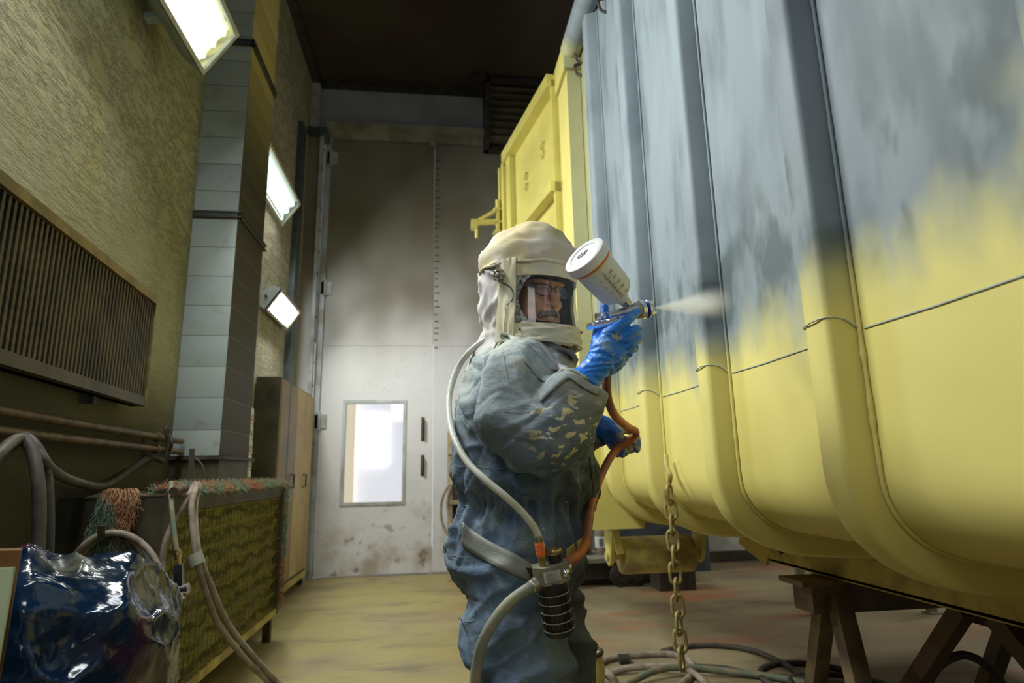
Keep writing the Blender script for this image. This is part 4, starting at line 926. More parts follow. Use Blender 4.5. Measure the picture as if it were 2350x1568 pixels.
# right arm, raised; left arm reaching to the hose
RS, RE, RWR = V((.205, 1.515, 1.325)), at(1235, 1003, y=1.43), at(1338, 880, y=1.42)
sweep(b, [(.235, 1.60, 1.355), RS, V((.20, 1.475, 1.24)), RE+V((-.008, 0, .012)), RE.lerp(RWR, .35)+V((.012, 0, -.006)), RE.lerp(RWR, .7)+V((.008, 0, 0)), RWR], [.080, .090, .094, .082, .090, .084, .062])
LS, LE, LWR = V((.30, 1.95, 1.38)), V((.31, 2.03, 1.12)), at(1368, 985, y=1.86)
sweep(b, [(.27, 1.86, 1.41), LS, V((.31, 2.01, 1.25)), LE, LE.lerp(LWR, .55), LWR], [.09, .098, .09, .078, .068, .058])
def cloth(co, n):
    z = co.z+.12*(co.x-.12); ang = math.atan2(co.y-1.735, co.x-.25)
    d = 0
    # gathers at the elasticated waist
    g = math.exp(-((z-1.02)/.045)**2); d += g*(-.018+.008*math.sin(ang*44+4*mn.noise(co*7)))
    g2 = math.exp(-((z-1.02)/.13)**2); d += g2*.009*math.sin(ang*20+4*mn.noise(co*5))
    # blouse over the waist
    d += .024*math.exp(-((z-1.085)/.05)**2)*(.6+.6*mn.noise(V((ang*2, z*6, 1))))
    # large soft folds, stretched obliquely
    q = V((co.x*4.0+co.z*3.0, co.y*4.0, co.z*6.5-co.x*5.0))
    f = 1-2*abs(mn.noise(q)); d += .010*(f-.35)
    q = V((co.x*10-co.z*4, co.y*9, co.z*11+co.x*7)); f = 1-2*abs(mn.noise(q)); d += .0035*(f-.3)
    w_ = mn.noise(co*3.5)*.10; s_ = co.x*.88+co.z*.47+w_; l_ = co.z*.88-co.x*.47+w_
    f = 1-2*abs(mn.noise(V((s_*10, co.y*6, l_*2.6)))); d += .017*(max(f, 0)**1.5-.35)
    f = 1-2*abs(mn.noise(V((s_*4+7, co.y*5, l_*17)))); d += .006*(max(f, 0)**2-.3)
    d += .0022*mn.noise(co*34)
    q = V((co.x*3.2+co.z*2.2, co.y*3, co.z*4.6-co.x*5.2+2.1)); d -= .005*math.exp(-(mn.noise(q)/.045)**2)
    q = V((co.x*6-co.z*3.5+4, co.y*6, co.z*7+co.x*4)); d -= .003*math.exp(-(mn.noise(q)/.05)**2)
    if z < .80: d += .008*math.sin(z*34+5*mn.noise(co*4)+co.x*12)*(.6)
    return n*d
def m_cover():
    t = Nt('coverall_denim'); v = t.coord(); X = t.xyz(t.coord(off=(.24, 1.74, 0)))
    n = t.noise(v, 5, 7, .65); n2 = t.noise(t.mp(v, off=(3, 3, 3)), 9, 6, .7); f = t.noise(v, 60, 4, .7)
    c = t.mix(t.step(n, .35, .68), (.075, .13, .215), (.16, .22, .28))
    c = t.mix(t.step(X[0], .22, .40), c, t.mix(n, (.05, .06, .075), (.10, .11, .115)))  # front of the body darker, its shade put into the cloth colour
    c = t.mix(t.math('MULTIPLY', t.step(f, .5, .8), .35), c, (.25, .30, .34))
    # overspray dust thick on shoulders and chest, paled to paint in shoulder highlights
    dust = t.math('MULTIPLY', t.step(t.math('ADD', X[2], t.math('MULTIPLY', n2, .25)), 1.22, 1.56), 1.0)
    c = t.mix(t.math('MULTIPLY', dust, .85), c, t.mix(t.step(n2, .42, .6), (.60, .63, .54), (.27, .35, .39)))
    d2 = t.math('MULTIPLY', t.step(n2, .50, .70), t.step(X[2], .5, 1.1)); c = t.mix(t.math('MULTIPLY', d2, .6), c, (.33, .36, .31))
    yel = t.math('MULTIPLY', t.step(t.noise(t.mp(v, off=(7, 0, 2)), 7, 6, .7), .58, .72), .6); c = t.mix(yel, c, (.33, .30, .12))
    sp = t.step(t.vor(v, 26), .10, .05); c = t.mix(t.math('MULTIPLY', t.math('MULTIPLY', sp, t.step(n, .45, .6)), .8), c, (.50, .47, .33))
    # flaking dried paint on the right forearm
    pc = at(1300, 985, y=1.36); ax_ = (RWR-RE).normalized()
    dx = t.n.new('ShaderNodeVectorMath'); dx.operation = 'DISTANCE'; t.l.new(t.coord(off=(.24, 1.74, 0)), dx.inputs[0]); dx.inputs[1].default_value = pc
    reg = t.step(dx.outputs['Value'], .115, .06)
    pk = t.step(t.noise(t.mp(v, off=(1.3, 0, .6), rot=(0, R(40), 0), sc=(1.0, 1, 1.7)), 27, 2, .55, .6), .565, .575)
    c = t.mix(t.math('MULTIPLY', reg, pk), c, (.68, .61, .38))
    weave = t.math('ADD', t.noise(v, 420, 2), t.math('MULTIPLY', n2, 1.2))
    fold = t.noise(t.mp(v, rot=(.2, .6, 0), sc=(1, 1, 2.2)), 14, 4, .55, .8)
    nb = t.bump(fold, .30, .015); return t.fin(c, .88, 0, t.bump(weave, .25, .003, nb))
M['cover'] = m_cover()
cov = skin('coverall', b, M['cover'], man, .006, cloth, 3)
# seams and pocket stitching following the cloth
from mathutils.bvhtree import BVHTree
def bvh_of(o):
    off = wloc(o.parent) if o.parent else V((0, 0, 0)); off = wloc(o)
    return BVHTree.FromPolygons([v.co+off for v in o.data.vertices], [tuple(p.vertices) for p in o.data.polygons])
cb = bvh_of(cov)
def on(px, py, lift=.0, tree=None, dflt=1.55):
    "point of the worker's clothing met along a sight line"
    d = (M3 @ V((px-CX, py-CY, FPX))).normalized(); h = (tree or cb).ray_cast(V((0, 0, H)), d)
    if h[0] is None: return at(px, py, y=dflt)
    return h[0]-d*lift
MS = simple('stitching', (.26, .29, .29), (.14, .18, .22), .8, scale=90)
def stitch(name, px, r=.0009, m=None, lift=.0004, k=8):
    pts = []
    for (a, b_), (c, d) in zip(px, px[1:]):
        for i in range(k): t = i/k; pts.append(on(a+(c-a)*t, b_+(d-b_)*t, lift))
    pts.append(on(*px[-1], lift)); b = B(); tube(b, pts, r, 5); return obj(name, b, m or MS, man, smooth=60)
stitch('stitched_seam', [(1052, 1072), (1090, 1070), (1130, 1075), (1168, 1078)])
stitch('stitched_seam', [(1150, 775), (1158, 830), (1168, 880)])
stitch('stitched_seam', [(1158, 945), (1190, 948), (1215, 946)])
stitch('pocket_edge', [(1032, 1275), (1065, 1280), (1088, 1278), (1085, 1340), (1092, 1400), (1090, 1425), (1078, 1428), (1052, 1420)])
stitch('front_zip', [(1353, 1050), (1362, 1120), (1352, 1180), (1330, 1240)], .0025, M['hose_dark'])
# gathered waist elastic
b = B(); pts = []
for i in range(30):
    px = 1066+i*6; pts.append(on(px, 1152+((i-10)**2)*.10+(2 if i % 2 else -2), -.001))
tube(b, pts, .0016, 6); obj('waist_elastic', b, MS, man, smooth=60)
# shirt neck and dark collar
b = B(); lathe(b, (.275, 1.70, 1.36), (0.02, -.03, 1), [(0, .115), (.05, .100), (.085, .082), (.11, .075)], 28)
M['shirt'] = simple('pale_shirt', (.50, .47, .47), (.44, .42, .42), .8, scale=6, bump=.3, bscale=20)
sh = obj('hood_bib', b, M['shirt'], man, smooth=60)
# bib of the hood showing in the open neckline
b = B()
gp = [[(1205, 782), (1250, 785), (1300, 800), (1318, 806)], [(1222, 800), (1262, 806), (1305, 818), (1328, 826)], [(1240, 820), (1275, 830), (1300, 838), (1322, 842)], [(1262, 846), (1280, 850), (1296, 854), (1300, 856)]]
vs = [[b.verts.new(on(px, py, .006)) for px, py in row] for row in gp]
for i in range(3):
    for j in range(3): b.faces.new((vs[i][j], vs[i][j+1], vs[i+1][j+1], vs[i+1][j]))
bmesh.ops.subdivide_edges(b, edges=b.edges, cuts=3, use_grid_fill=True, smooth=.6)
obj('bib_front', b, M['shirt'], man, smooth=180)
# lapels
def strap(name, px, w, m, parent, lift=.004, tree=None, k=6, th=.002, depth=None):
    "flat band over the body; px: list of ((x,y) upper edge, (x,y) lower edge)"
    b = B(); up, lo = [], []
    rows = []
    for (a, c), (a2, c2) in zip(px, px[1:]):
        for i in range(k):
            t = i/k; rows.append(((a[0]+(a2[0]-a[0])*t, a[1]+(a2[1]-a[1])*t), (c[0]+(c2[0]-c[0])*t, c[1]+(c2[1]-c[1])*t)))
    rows.append(px[-1])
    G = [[b.verts.new(on(a[0]+(c[0]-a[0])*j/4, a[1]+(c[1]-a[1])*j/4, lift, tree)) for j in range(5)] for a, c in rows]
    for _ in range(3):                      # relax, keeps the band from following every crease
        for j in range(5):
            cs = [g[j].co.copy() for g in G]
            for i in range(1, len(G)-1): G[i][j].co = cs[i]*.4+(cs[i-1]+cs[i+1])*.3
    for A, C in zip(G, G[1:]):
        for j in range(4): b.faces.new((A[j], A[j+1], C[j+1], C[j]))
    bmesh.ops.recalc_face_normals(b, faces=b.faces)
    r = bmesh.ops.solidify(b, geom=b.faces[:], thickness=-th)
    return obj(name, b, m, parent, smooth=180)
strap('lapel', [((1152, 764), (1146, 772)), ((1196, 776), (1186, 800)), ((1225, 806), (1210, 836)), ((1250, 832), (1236, 868)), ((1270, 852), (1258, 880))], 0, M['cover'], man, .006)
strap('sleeve_cuff', [((1232, 900), (1240, 925)), ((1262, 868), (1275, 892)), ((1292, 846), (1306, 866)), ((1316, 856), (1322, 880)), ((1350, 876), (1350, 898)), ((1378, 888), (1372, 908))], 0, M['cover'], man, .006)
stitch('paint_crust', [(1236, 905), (1265, 872), (1294, 846), (1325, 856), (1360, 880)], .0028, simple('dried_paint', (.55, .50, .30), (.35, .36, .28), .6, scale=60), .004)
# waist belt of the air regulator
belt_m = simple('grey_belt', (.27, .285, .25), (.035, .035, .035), .6, scale=5, bump=.2, bscale=200, lo=.50, hi=.66)
def fband(t):
    return None
belt = strap('belt', [((1062, 1198), (1058, 1250)), ((1080, 1215), (1075, 1265)), ((1110, 1236), (1104, 1284)), ((1150, 1256), (1144, 1302)), ((1190, 1276), (1186, 1322)), ((1222, 1294), (1216, 1334))], 0, belt_m, None, .007, th=.0025)
be = strap('belt_end', [((1298, 1262), (1300, 1290)), ((1318, 1248), (1322, 1274)), ((1338, 1232), (1342, 1256))], 0, M['yellow_dirty'], belt, .007, th=.0025)
tag(belt, 'wide grey webbing belt slanting round the worker\'s hip to the regulator', 'belt')
# boots
for x, y, a in ((.25, 1.60, -.25), (.35, 1.90, -.1)):
    d = V((math.cos(a), math.sin(a), 0))
    blob('boot', [([V((x-.03, y, .16)), V((x-.03, y, .07))], [.062, .058]), ([V((x-.05, y, .048))-d*.03, V((x, y, .050))+d*.06, V((x, y, .042))+d*.15], [.046, .05, .040])], M['rubber'], man, .009)

# ---------------------------------------------------------------- head
HC = V((.282, 1.725, 1.60)); HA = R(-63); hf = V((math.cos(HA), math.sin(HA), -.06)).normalized(); hl = V((-math.sin(HA), math.cos(HA), 0)).normalized(); hu = hf.cross(hl).normalized()
def hp(f, l, u): return HC+hf*f+hl*l+hu*u
def hball(b, c, r, n=20):
    q = bmesh.ops.create_uvsphere(b, u_segments=n, v_segments=n//2, radius=1)
    for v in q['verts']:
        v.co = hp(c[0]+v.co.x*r[0], c[1]+v.co.y*r[1], c[2]+v.co.z*r[2])
b = B()
hball(b, (-.015, 0, .055), (.098, .076, .098)); hball(b, (.030, 0, -.015), (.062, .064, .085)); hball(b, (.040, 0, -.072), (.048, .046, .042)); hball(b, (.066, 0, -.098), (.020, .022, .016))
for s in (-1, 1):
    hball(b, (.055, .033*s, -.022), (.030, .026, .024)); hball(b, (.076, .030*s, .036), (.018, .030, .010)); hball(b, (.0, .074*s, -.005), (.018, .010, .032)); hball(b, (.040, .044*s, -.060), (.030, .018, .030))
    hball(b, (.086, .014*s, -.030), (.012, .010, .009)); hball(b, (.066, .032*s, .008), (.018, .019, .013))
hball(b, (.080, 0, .036), (.016, .022, .012))
tube(b, [hp(.082, 0, .028), hp(.094, 0, .004), hp(.110, 0, -.022), hp(.106, 0, -.033), hp(.088, 0, -.036)], [.007, .010, .0125, .012, .010], 12)
hball(b, (.084, 0, -.050), (.014, .026, .012)); hball(b, (.087, 0, -.061), (.009, .023, .0055)); hball(b, (.084, 0, -.071), (.010, .020, .006))
tube(b, [hp(-.03, 0, -.02), V((.262, 1.735, 1.46))], [.060, .062], 20)
def m_skin():
    t = Nt('weathered_skin'); v = t.coord(); n = t.noise(v, 30, 5)
    c = t.mix(n, (.78, .43, .29), (.64, .31, .20)); t.put(t.b, 'Subsurface Weight', .08); return t.fin(c, .45, 0, t.bump(t.noise(v, 90, 4), .2, .003))
M['skin'] = m_skin()
head = skin('head', b, M['skin'], man, .0028, None, 2)
for s in (-1, 1):
    b = B(); hball(b, (.068, .031*s, .012), (.0135, .0135, .0125), 14); e = obj('eye', b, simple('eye_white', (.75, .70, .66), None, .2), head, smooth=180)
    b = B(); hball(b, (.0775, .029*s, .010), (.0045, .0062, .0062), 12); obj('iris', b, M['black_plastic'], e, smooth=180)
    b = B(); tube(b, [hp(.070, .016*s, .021), hp(.078, .030*s, .025), hp(.068, .046*s, .019)], [.003, .0045, .003], 7); obj('eyelid', b, M['skin'], head, smooth=180)
    random.seed(11+s); b = B()
    for k in range(60):
        l = random.uniform(.012, .048); tube(b, [hp(.092-(l*7)**2*.09, l*s, .040+random.uniform(-.003, .003)), hp(.096-(l*7)**2*.09, (l+.006)*s, .045)], [.0009, .0004], 3, cap=False)
    obj('eyebrow', b, M['hose_dark'], head)
MH = simple('grey_moustache', (.10, .09, .085), (.35, .34, .33), .8, scale=120)
random.seed(21); b = B()
for k in range(420):
    l = random.uniform(-.034, .034); a = abs(l)/.034
    f = .100-.022*a*a; u = -.044-.010*a-random.uniform(0, .008)*(1-a*.3)
    tube(b, [hp(f-.003, l, u), hp(f+.003, l*1.08, u-.006), hp(f+.001, l*1.16, u-.012)], [.0010, .0009, .0004], 3, cap=False)
obj('moustache', b, MH, head)
b = B()
for k in range(160):
    l = random.uniform(-.014, .014); tube(b, [hp(.082, l, -.083-random.random()*.016), hp(.086, l, -.090-random.random()*.016)], [.0009, .0004], 3, cap=False)
obj('chin_stubble', b, MH, head)
b = B(); tube(b, smooth_path([hp(.0925, -.019, -.0655), hp(.0965, -.008, -.0645), hp(.0965, .008, -.0645), hp(.0925, .019, -.0655)], 4), .0016, 6); obj('mouth_line', b, simple('lip_line', (.12, .04, .035), None, .6), head, smooth=60)
# spectacles
GLm = clear('spectacle_lens', (.86, .88, .90), .12)
spc = tag(empty('spectacles', hp(.10, 0, .005)), 'thin dark-framed spectacles worn under the hood window', 'spectacles')
def lensring(s):
    pts = []
    for k in range(28):
        a = 2*math.pi*k/28; cs, sn = math.cos(a), math.sin(a)
        l = .0265*math.copysign(abs(cs)**.6, cs); u = .0165*math.copysign(abs(sn)**.6, sn)
        pts.append(hp(.1035-.10*abs(.033+l*s)**1.5*6*.6, s*.033+l, .005+u-.0))
    return pts
for s in (-1, 1):
    pts = lensring(s); b = B(); tube(b, pts, .0013, 6, closed=True); obj('rim', b, M['black_plastic'], spc, smooth=60)
    b = B(); b.faces.new([b.verts.new(p) for p in pts]); obj('lens', b, GLm, spc)
    b = B(); tube(b, smooth_path([hp(.098, .060*s, .012), hp(.085, .072*s, .012), hp(.02, .082*s, .010)], 4), .0015, 6); obj('temple', b, M['black_plastic'], spc, smooth=60)
b = B(); tube(b, smooth_path([hp(.1035, -.007, .012), hp(.108, 0, .014), hp(.1035, .007, .012)], 4), .0014, 6); obj('bridge', b, M['black_plastic'], spc, smooth=60)

# ---------------------------------------------------------------- air hood
HC = V((.262, 1.735, 1.60)); HA = R(-54); hf = V((math.cos(HA), math.sin(HA), -.06)).normalized(); hl = V((-math.sin(HA), math.cos(HA), 0)).normalized(); hu = hf.cross(hl).normalized()
hood = tag(empty('air_hood', HC), 'cream taped air-fed hood with a wide clear face window, worn by the worker', 'hood')
def vis(az, u, off=0):
    "visor shell: az degrees from straight ahead (+ = wearer's left), u height"
    a = R(az); k = max(0, -(u+.02))*.15
    f, l = (.150+k+off)*math.cos(a), (.128+k*.6+off)*math.sin(a)
    return hp(f+.012, l, u)
U0, U1, U2, U3 = -.150, -.098, .038, .088       # bottom of frame, window bottom, window top, top of band
def shell(name, az0, az1, u0, u1, m, parent, th=.006, off=0, n=(28, 8), cr=.0):
    b = B()
    grid(b, lambda a, c: vis(az0+(az1-az0)*a, u0+(u1-u0)*c, off+cr*mn.noise(V((a*9, c*5, az0)))), *n)
    bmesh.ops.recalc_face_normals(b, faces=b.faces); bmesh.ops.solidify(b, geom=b.faces[:], thickness=th)
    return obj(name, b, m, parent, smooth=50)
shell('window_sill_band', -76, 80, U0, U1, M['cream'], hood, .010, .004, (50, 10), .010)
shell('brow_band', -78, 80, U2, U3, M['cream'], hood, .006, .003, (40, 6), .005)
shell('side_band', -82, -62, U0, U3, M['cream'], hood, .008, .004, (8, 20), .006)
shell('side_band', 58, 82, U0, U3, M['cream'], hood, .008, .004, (8, 20), .006)
VMm = clear('visor_film', (.98, .99, .99), .05)
b = B(); grid(b, lambda a, c: vis(-64+126*a, U1-.005+(U2-U1+.01)*c, 0), 30, 6); obj('visor', b, VMm, hood, smooth=180)
# dark inner seal around the face opening
b = B()
def seal(a, c):
    az = -56+114*a; u = U1-.004+(U2-U1+.008)*c; return None
inner_m = simple('dark_hood_lining', (.035, .045, .055), (.07, .085, .10), .7, scale=9)
b = B(); pts = []
for k in range(44):
    t_ = 2*math.pi*k/44; cs, sn = math.cos(t_), math.sin(t_)
    az = 0+60*math.copysign(abs(cs)**.55, cs); u = (U1+U2)/2+(U2-U1)/2*.93*math.copysign(abs(sn)**.5, sn); pts.append((az, u))
A_ = [b.verts.new(vis(a, u, -.004)) for a, u in pts]; 
C_ = []
for k, (a, u) in enumerate(pts):
    t_ = 2*math.pi*k/44; C_.append(b.verts.new(hp(.055+.01*math.cos(t_), .0+.098*math.cos(t_)*1.0+.0, (U1+U2)/2+.095*math.sin(t_))))
for k in range(44): b.faces.new((A_[k], A_[(k+1) % 44], C_[(k+1) % 44], C_[k]))
obj('inner_seal', b, inner_m, hood, smooth=60)
# frosted overspray border on the near side of the window
fr = Nt('frosted_edge'); v_ = fr.coord(); fr.fin((.80, .82, .80), .6); fr.put(fr.b, 'Alpha', fr.math('MULTIPLY_ADD', fr.step(fr.noise(v_, 90, 5, .7), .35, .65), .45, .12))
def corner(a, c): return vis(-57+(9-7*c*0)*a*(1-abs(2*c-1)**3*.0), U1+(U2-U1)*c, .0015)
b = B(); grid(b, lambda a, c: vis(-63+(4+13*abs(2*c-1)**2)*a, U1+(U2-U1)*c, .0012), 6, 14); obj('overspray_haze', b, fr.m, hood)
# cloth shell of the hood
HM = simple('hood_cloth', (.56, .475, .27), (.60, .55, .46), .75, scale=7, bump=.35, bscale=24, lo=.42, hi=.60)
HM2 = simple('hood_cape_cloth', (.56, .53, .53), (.62, .585, .50), .75, scale=5, bump=.35, bscale=22, lo=.5, hi=.7)
def dome(a, c):
    az = 360*a; ar = R(az); c2 = c
    fr_ = math.cos(ar)
    # c 0 crown .. 1 lower rim
    phi = c2*math.pi/2*1.02
    f = (.150 if fr_ > 0 else .142)*math.cos(ar)*math.sin(phi)**.85+.004; l = .130*math.sin(ar)*math.sin(phi)**.85
    u = .078+.140*math.cos(phi)
    rim = .0 if fr_ > 0 else -.01
    p_ = V((f+.004, l, u))
    d = .012*mn.noise(V((f*14, l*14, u*22)))+.006*(1-2*abs(mn.noise(V((f*16, l*16, u*40)))))+.004*math.sin(az*.09+u*60)*0
    q = hp(p_.x, p_.y, p_.z); return q+(q-HC).normalized()*(d+.006)
b = B(); grid(b, dome, 72, 26, closed_u=True); bmesh.ops.remove_doubles(b, verts=b.verts, dist=1e-4); obj('crown', b, HM, hood, smooth=180)
b = B(); pts = [hp((.156 if math.cos(R(a)) > 0 else .148)*math.cos(R(a))+.008, .138*math.sin(R(a)), .078+.002*math.sin(R(a*9))) for a in range(0, 360, 6)]; tube(b, pts, .0045, 7, closed=True); obj('rim_piping', b, HM, hood, smooth=60)
def back(a, c):
    az = 76+(360-152-2)*a; ar = R(az); u = .084-.30*c
    fl = 1+.42*max(0, c-.62)**1.0*1.4; nk = 1-.10*math.exp(-((c-.60)/.14)**2)
    f = (.146 if math.cos(ar) > 0 else .146)*math.cos(ar)*fl*nk; l = .132*math.sin(ar)*fl*nk
    d = .009*(1-2*abs(mn.noise(V((a*7, c*6, 2)))))+.005*mn.noise(V((a*26, c*5, 4)))-.004
    return hp(f-.0, l, u)+hf*d*math.cos(ar)+hl*d*math.sin(ar)
b = B(); grid(b, back, 90, 44); bmesh.ops.recalc_face_normals(b, faces=b.faces); bmesh.ops.solidify(b, geom=b.faces[:], thickness=.003); obj('cape', b, HM2, hood, smooth=180)
# pivot knob with strap
kc = vis(-80, .040, .014); kd = (vis(-80, .040, .05)-vis(-80, .040, 0)).normalized()
kd = (kd+V((-.1, -.35, 0))).normalized()
b = B(); lathe(b, kc-kd*.004, kd, [(0, .016), (.008, .017), (.016, .0155), (.018, .012), (.013, .009), (.018, .006), (.020, .003)], 20); kn = obj('pivot_knob', b, simple('knob_plastic', (.34, .33, .27), (.2, .2, .17), .5, scale=60), hood, smooth=35)
for k in range(8):
    b = B(); u_, w_ = frame(kd); a = k*math.pi/4; c = kc+(u_*math.cos(a)+w_*math.sin(a))*.0165; cyl(b, c, c+kd*.014, .0035, 8); obj('knob_lobe', b, M['chrome_dull'], kn)
for az, u in ((-57, -.118), (30, -.105), (-57, .02)):
    b = B(); ball(b, vis(az, u, .007), .0035, n=10); obj('rivet', b, M['black_plastic'], hood, smooth=180)
b = B(); tube(b, smooth_path([vis(-78, .02, .012), vis(-66, .0, .016), vis(-64, -.03, .014), vis(-72, -.05, .012)], 5), .0015, 5); obj('cord', b, M['hose_dark'], hood, smooth=60)
b = B(); lathe(b, hp(.07, .055, -.17), V((0, 0, 1)), [(0, .035), (.03, .04), (.05, .035)], 20); obj('throat_lining', b, inner_m, hood, smooth=60)

# ---------------------------------------------------------------- gloved hands
def m_glove():
    t = Nt('blue_nitrile'); v = t.coord(); n = t.noise(v, 22, 5, .65)
    c = t.mix(t.step(t.noise(v, 9, 3), .3, .7), (.006, .15, .68), (.015, .23, .85))
    c = t.mix(t.math('MULTIPLY', t.step(n, .52, .68), .45), c, (.30, .45, .50)); c = t.mix(t.math('MULTIPLY', t.step(t.noise(t.mp(v, off=(2, 2, 2)), 38, 3), .62, .68), .85), c, (.50, .44, .22))
    wr = t.noise(t.mp(v, rot=(0, .7, 0), sc=(1, 1, 2.6)), 40, 4, .6, 1.2); return t.fin(c, .38, 0, t.bump(wr, .28, .006))
M['glove'] = m_glove()
def m_glove2():
    t = Nt('paint_caked_glove'); v = t.coord(); n = t.noise(v, 26, 5, .6); X = t.xyz(t.coord(off=(.24, 1.74, 0)))
    cake = t.math('MULTIPLY', t.step(X[0], at(1400, 1000, y=1.83).x, at(1425, 1000, y=1.83).x), t.step(n, .40, .54))
    c = t.mix(cake, (.012, .10, .42), (.50, .44, .26)); return t.fin(c, .5, 0, t.bump(n, .5, .01))
def q(px, py, y): return at(px, py, y=y)
def wr(co, n): 
    return n*(.0010*math.sin(co.z*420+6*mn.noise(co*30))*max(0, min(1, (1.45-co.z)/.05)))
rh = blob('right_glove', [
    ([q(1338, 878, 1.425), q(1352, 862, 1.425), q(1366, 845, 1.42), q(1380, 828, 1.42)], [.044, .036, .033, .036]),
    ([q(1378, 830, 1.425), q(1388, 805, 1.418), q(1398, 778, 1.42)], [.034, .036, .026]),
    ([q(1384, 838, 1.43), q(1405, 815, 1.425), q(1418, 790, 1.43)], [.030, .034, .026]),
    ([q(1388, 846, 1.44), q(1412, 828, 1.44), q(1428, 812, 1.445)], [.024, .026, .020]),
    ([q(1396, 770, 1.41), q(1418, 752, 1.400), q(1442, 733, 1.405), q(1462, 716, 1.425)], [.020, .0145, .0125, .0105]),           # index along the gun
    ([q(1412, 792, 1.415), q(1438, 770, 1.402), q(1458, 758, 1.412), q(1464, 760, 1.440), q(1448, 766, 1.462)], [.020, .0150, .0135, .012, .010]),
    ([q(1422, 806, 1.425), q(1444, 788, 1.412), q(1461, 776, 1.425), q(1464, 780, 1.450), q(1446, 786, 1.468)], [.018, .0145, .0130, .0115, .010]),
    ([q(1428, 822, 1.44), q(1444, 806, 1.430), q(1455, 796, 1.442), q(1455, 800, 1.462), q(1440, 805, 1.472)], [.015, .0125, .011, .010, .009]),
    ([q(1376, 812, 1.43), q(1374, 780, 1.455), q(1378, 748, 1.475), q(1387, 718, 1.480), q(1388, 704, 1.478)], [.024, .019, .015, .0125, .010]),   # thumb
], M['glove'], man, .0022, wr, 2)
b = B(); c0_, c1_ = q(1338, 880, 1.425), q(1350, 865, 1.425); u_ = (c1_-c0_).normalized(); torus(b, c0_+u_*.006, u_, .0435, .0022, 30, 6); obj('glove_cuff_bead', b, M['glove'], man, smooth=60)
lh = blob('left_glove', [
    ([q(1358, 985, 1.87), q(1376, 980, 1.86), q(1392, 985, 1.845)], [.045, .038, .036]),
    ([q(1390, 982, 1.85), q(1406, 990, 1.835), q(1416, 994, 1.83)], [.032, .028, .022]),
    ([q(1392, 992, 1.85), q(1402, 1006, 1.845), q(1412, 1016, 1.845)], [.028, .026, .022]),
    ([q(1400, 985, 1.825), q(1416, 994, 1.808), q(1424, 1008, 1.805)], [.019, .016, .0135]),                      # thumb over the hose
    ([q(1416, 988, 1.84), q(1438, 985, 1.845), q(1456, 996, 1.835), q(1462, 1014, 1.822), q(1462, 1032, 1.815)], [.018, .015, .013, .012, .0105]),
    ([q(1412, 1008, 1.85), q(1436, 1012, 1.855), q(1450, 1022, 1.842), q(1448, 1034, 1.825)], [.016, .014, .0125, .0105]),
    ([q(1410, 1018, 1.85), q(1428, 1024, 1.85), q(1438, 1034, 1.838), q(1428, 1044, 1.822)], [.015, .013, .012, .010]),
    ([q(1404, 1022, 1.85), q(1414, 1032, 1.845), q(1418, 1042, 1.832), q(1410, 1040, 1.818)], [.014, .012, .011, .0095]),
], m_glove2(), man, .0024, None, 2)

# ---------------------------------------------------------------- spray gun in the right hand
GY = 1.455
gun = tag(empty('spray_gun', q(1430, 735, GY)), 'chrome spray gun with white gravity cup, held in the worker\'s raised right hand', 'spray gun')
g0, g1 = q(1368, 731, GY), q(1498, 706, GY+.01); gd = (g1-g0).normalized(); GLn = (g1-g0).length
def gp_(t, du=0): return g0+gd*(GLn*t)+gu*du
gu = V((0, 0, 1)); gu = (gu-gd*gu.dot(gd)).normalized()
b = B(); lathe(b, gp_(.20), gd, [(0, .0115), (.02, .0125), (.03, .014), (.045, .014), (.052, .017), (.078, .019)], 24); bar(b, gp_(.36, -.012), gp_(.62, -.004), .022, .028, gu); obj('gun_body', b, M['chrome'], gun, smooth=40)
b = B(); lathe(b, gp_(.60), gd, [(0, .016), (.012, .021), (.028, .022)], 28); obj('gun_head', b, M['chrome_dull'], gun, smooth=40)
b = B(); lathe(b, gp_(.76), gd, [(0, .021), (.002, .0245), (.012, .0245), (.014, .022)], 30); obj('cap_ring', b, M['chrome'], gun, smooth=40)
b = B(); lathe(b, gp_(.865), gd, [(0, .022), (.003, .0250), (.005, .022)], 30); obj('blue_ring', b, M['blue_ring'], gun, smooth=40)
b = B(); lathe(b, gp_(.895), gd, [(0, .0235), (.004, .0235), (.010, .015), (.012, .006)], 30)
for s in (-1, 1): cyl(b, gp_(.90, .014*s), gp_(1.03, .012*s), .0055, 12)
obj('air_cap', b, M['chrome'], gun, smooth=40)
for k, t0 in enumerate((.0, .085)):
    b = B(); c = gp_(t0); lathe(b, c, gd, [(0, .010), (.001, .0125), (.009, .0125), (.0095, .010)], 24)
    for j in range(12):
        a = j*math.pi/6; u_, w_ = frame(gd); e_ = c+(u_*math.cos(a)+w_*math.sin(a))*.0125; cyl(b, e_+gd*.001, e_+gd*.009, .0013, 5)
    obj('adjusting_knob', b, M['chrome'], gun, smooth=35)
b = B(); cyl(b, q(1348, 751, GY), q(1362, 749, GY), .0095, 6); cyl(b, q(1360, 749, GY), q(1408, 742, GY), .0125, 18); obj('air_valve', b, M['chrome'], gun, smooth=35)
b = B(); sweep(b, [q(1408, 738, GY), q(1420, 765, GY+.003), q(1408, 800, GY+.008), q(1396, 842, GY+.012)], [.013, .014, .0145, .013], 16); obj('grip', b, M['chrome'], gun, smooth=50)
b = B(); tube(b, smooth_path([q(1432, 738, GY-.01), q(1446, 755, GY-.008), q(1446, 775, GY-.004), q(1436, 798, GY)], 6), .0045, 8); obj('trigger', b, M['chrome'], gun, smooth=50)
b = B(); cyl(b, q(1396, 838, GY+.012), q(1393, 858, GY+.014), .0105, 16); obj('hose_connector', b, M['brass'], gun, smooth=40)
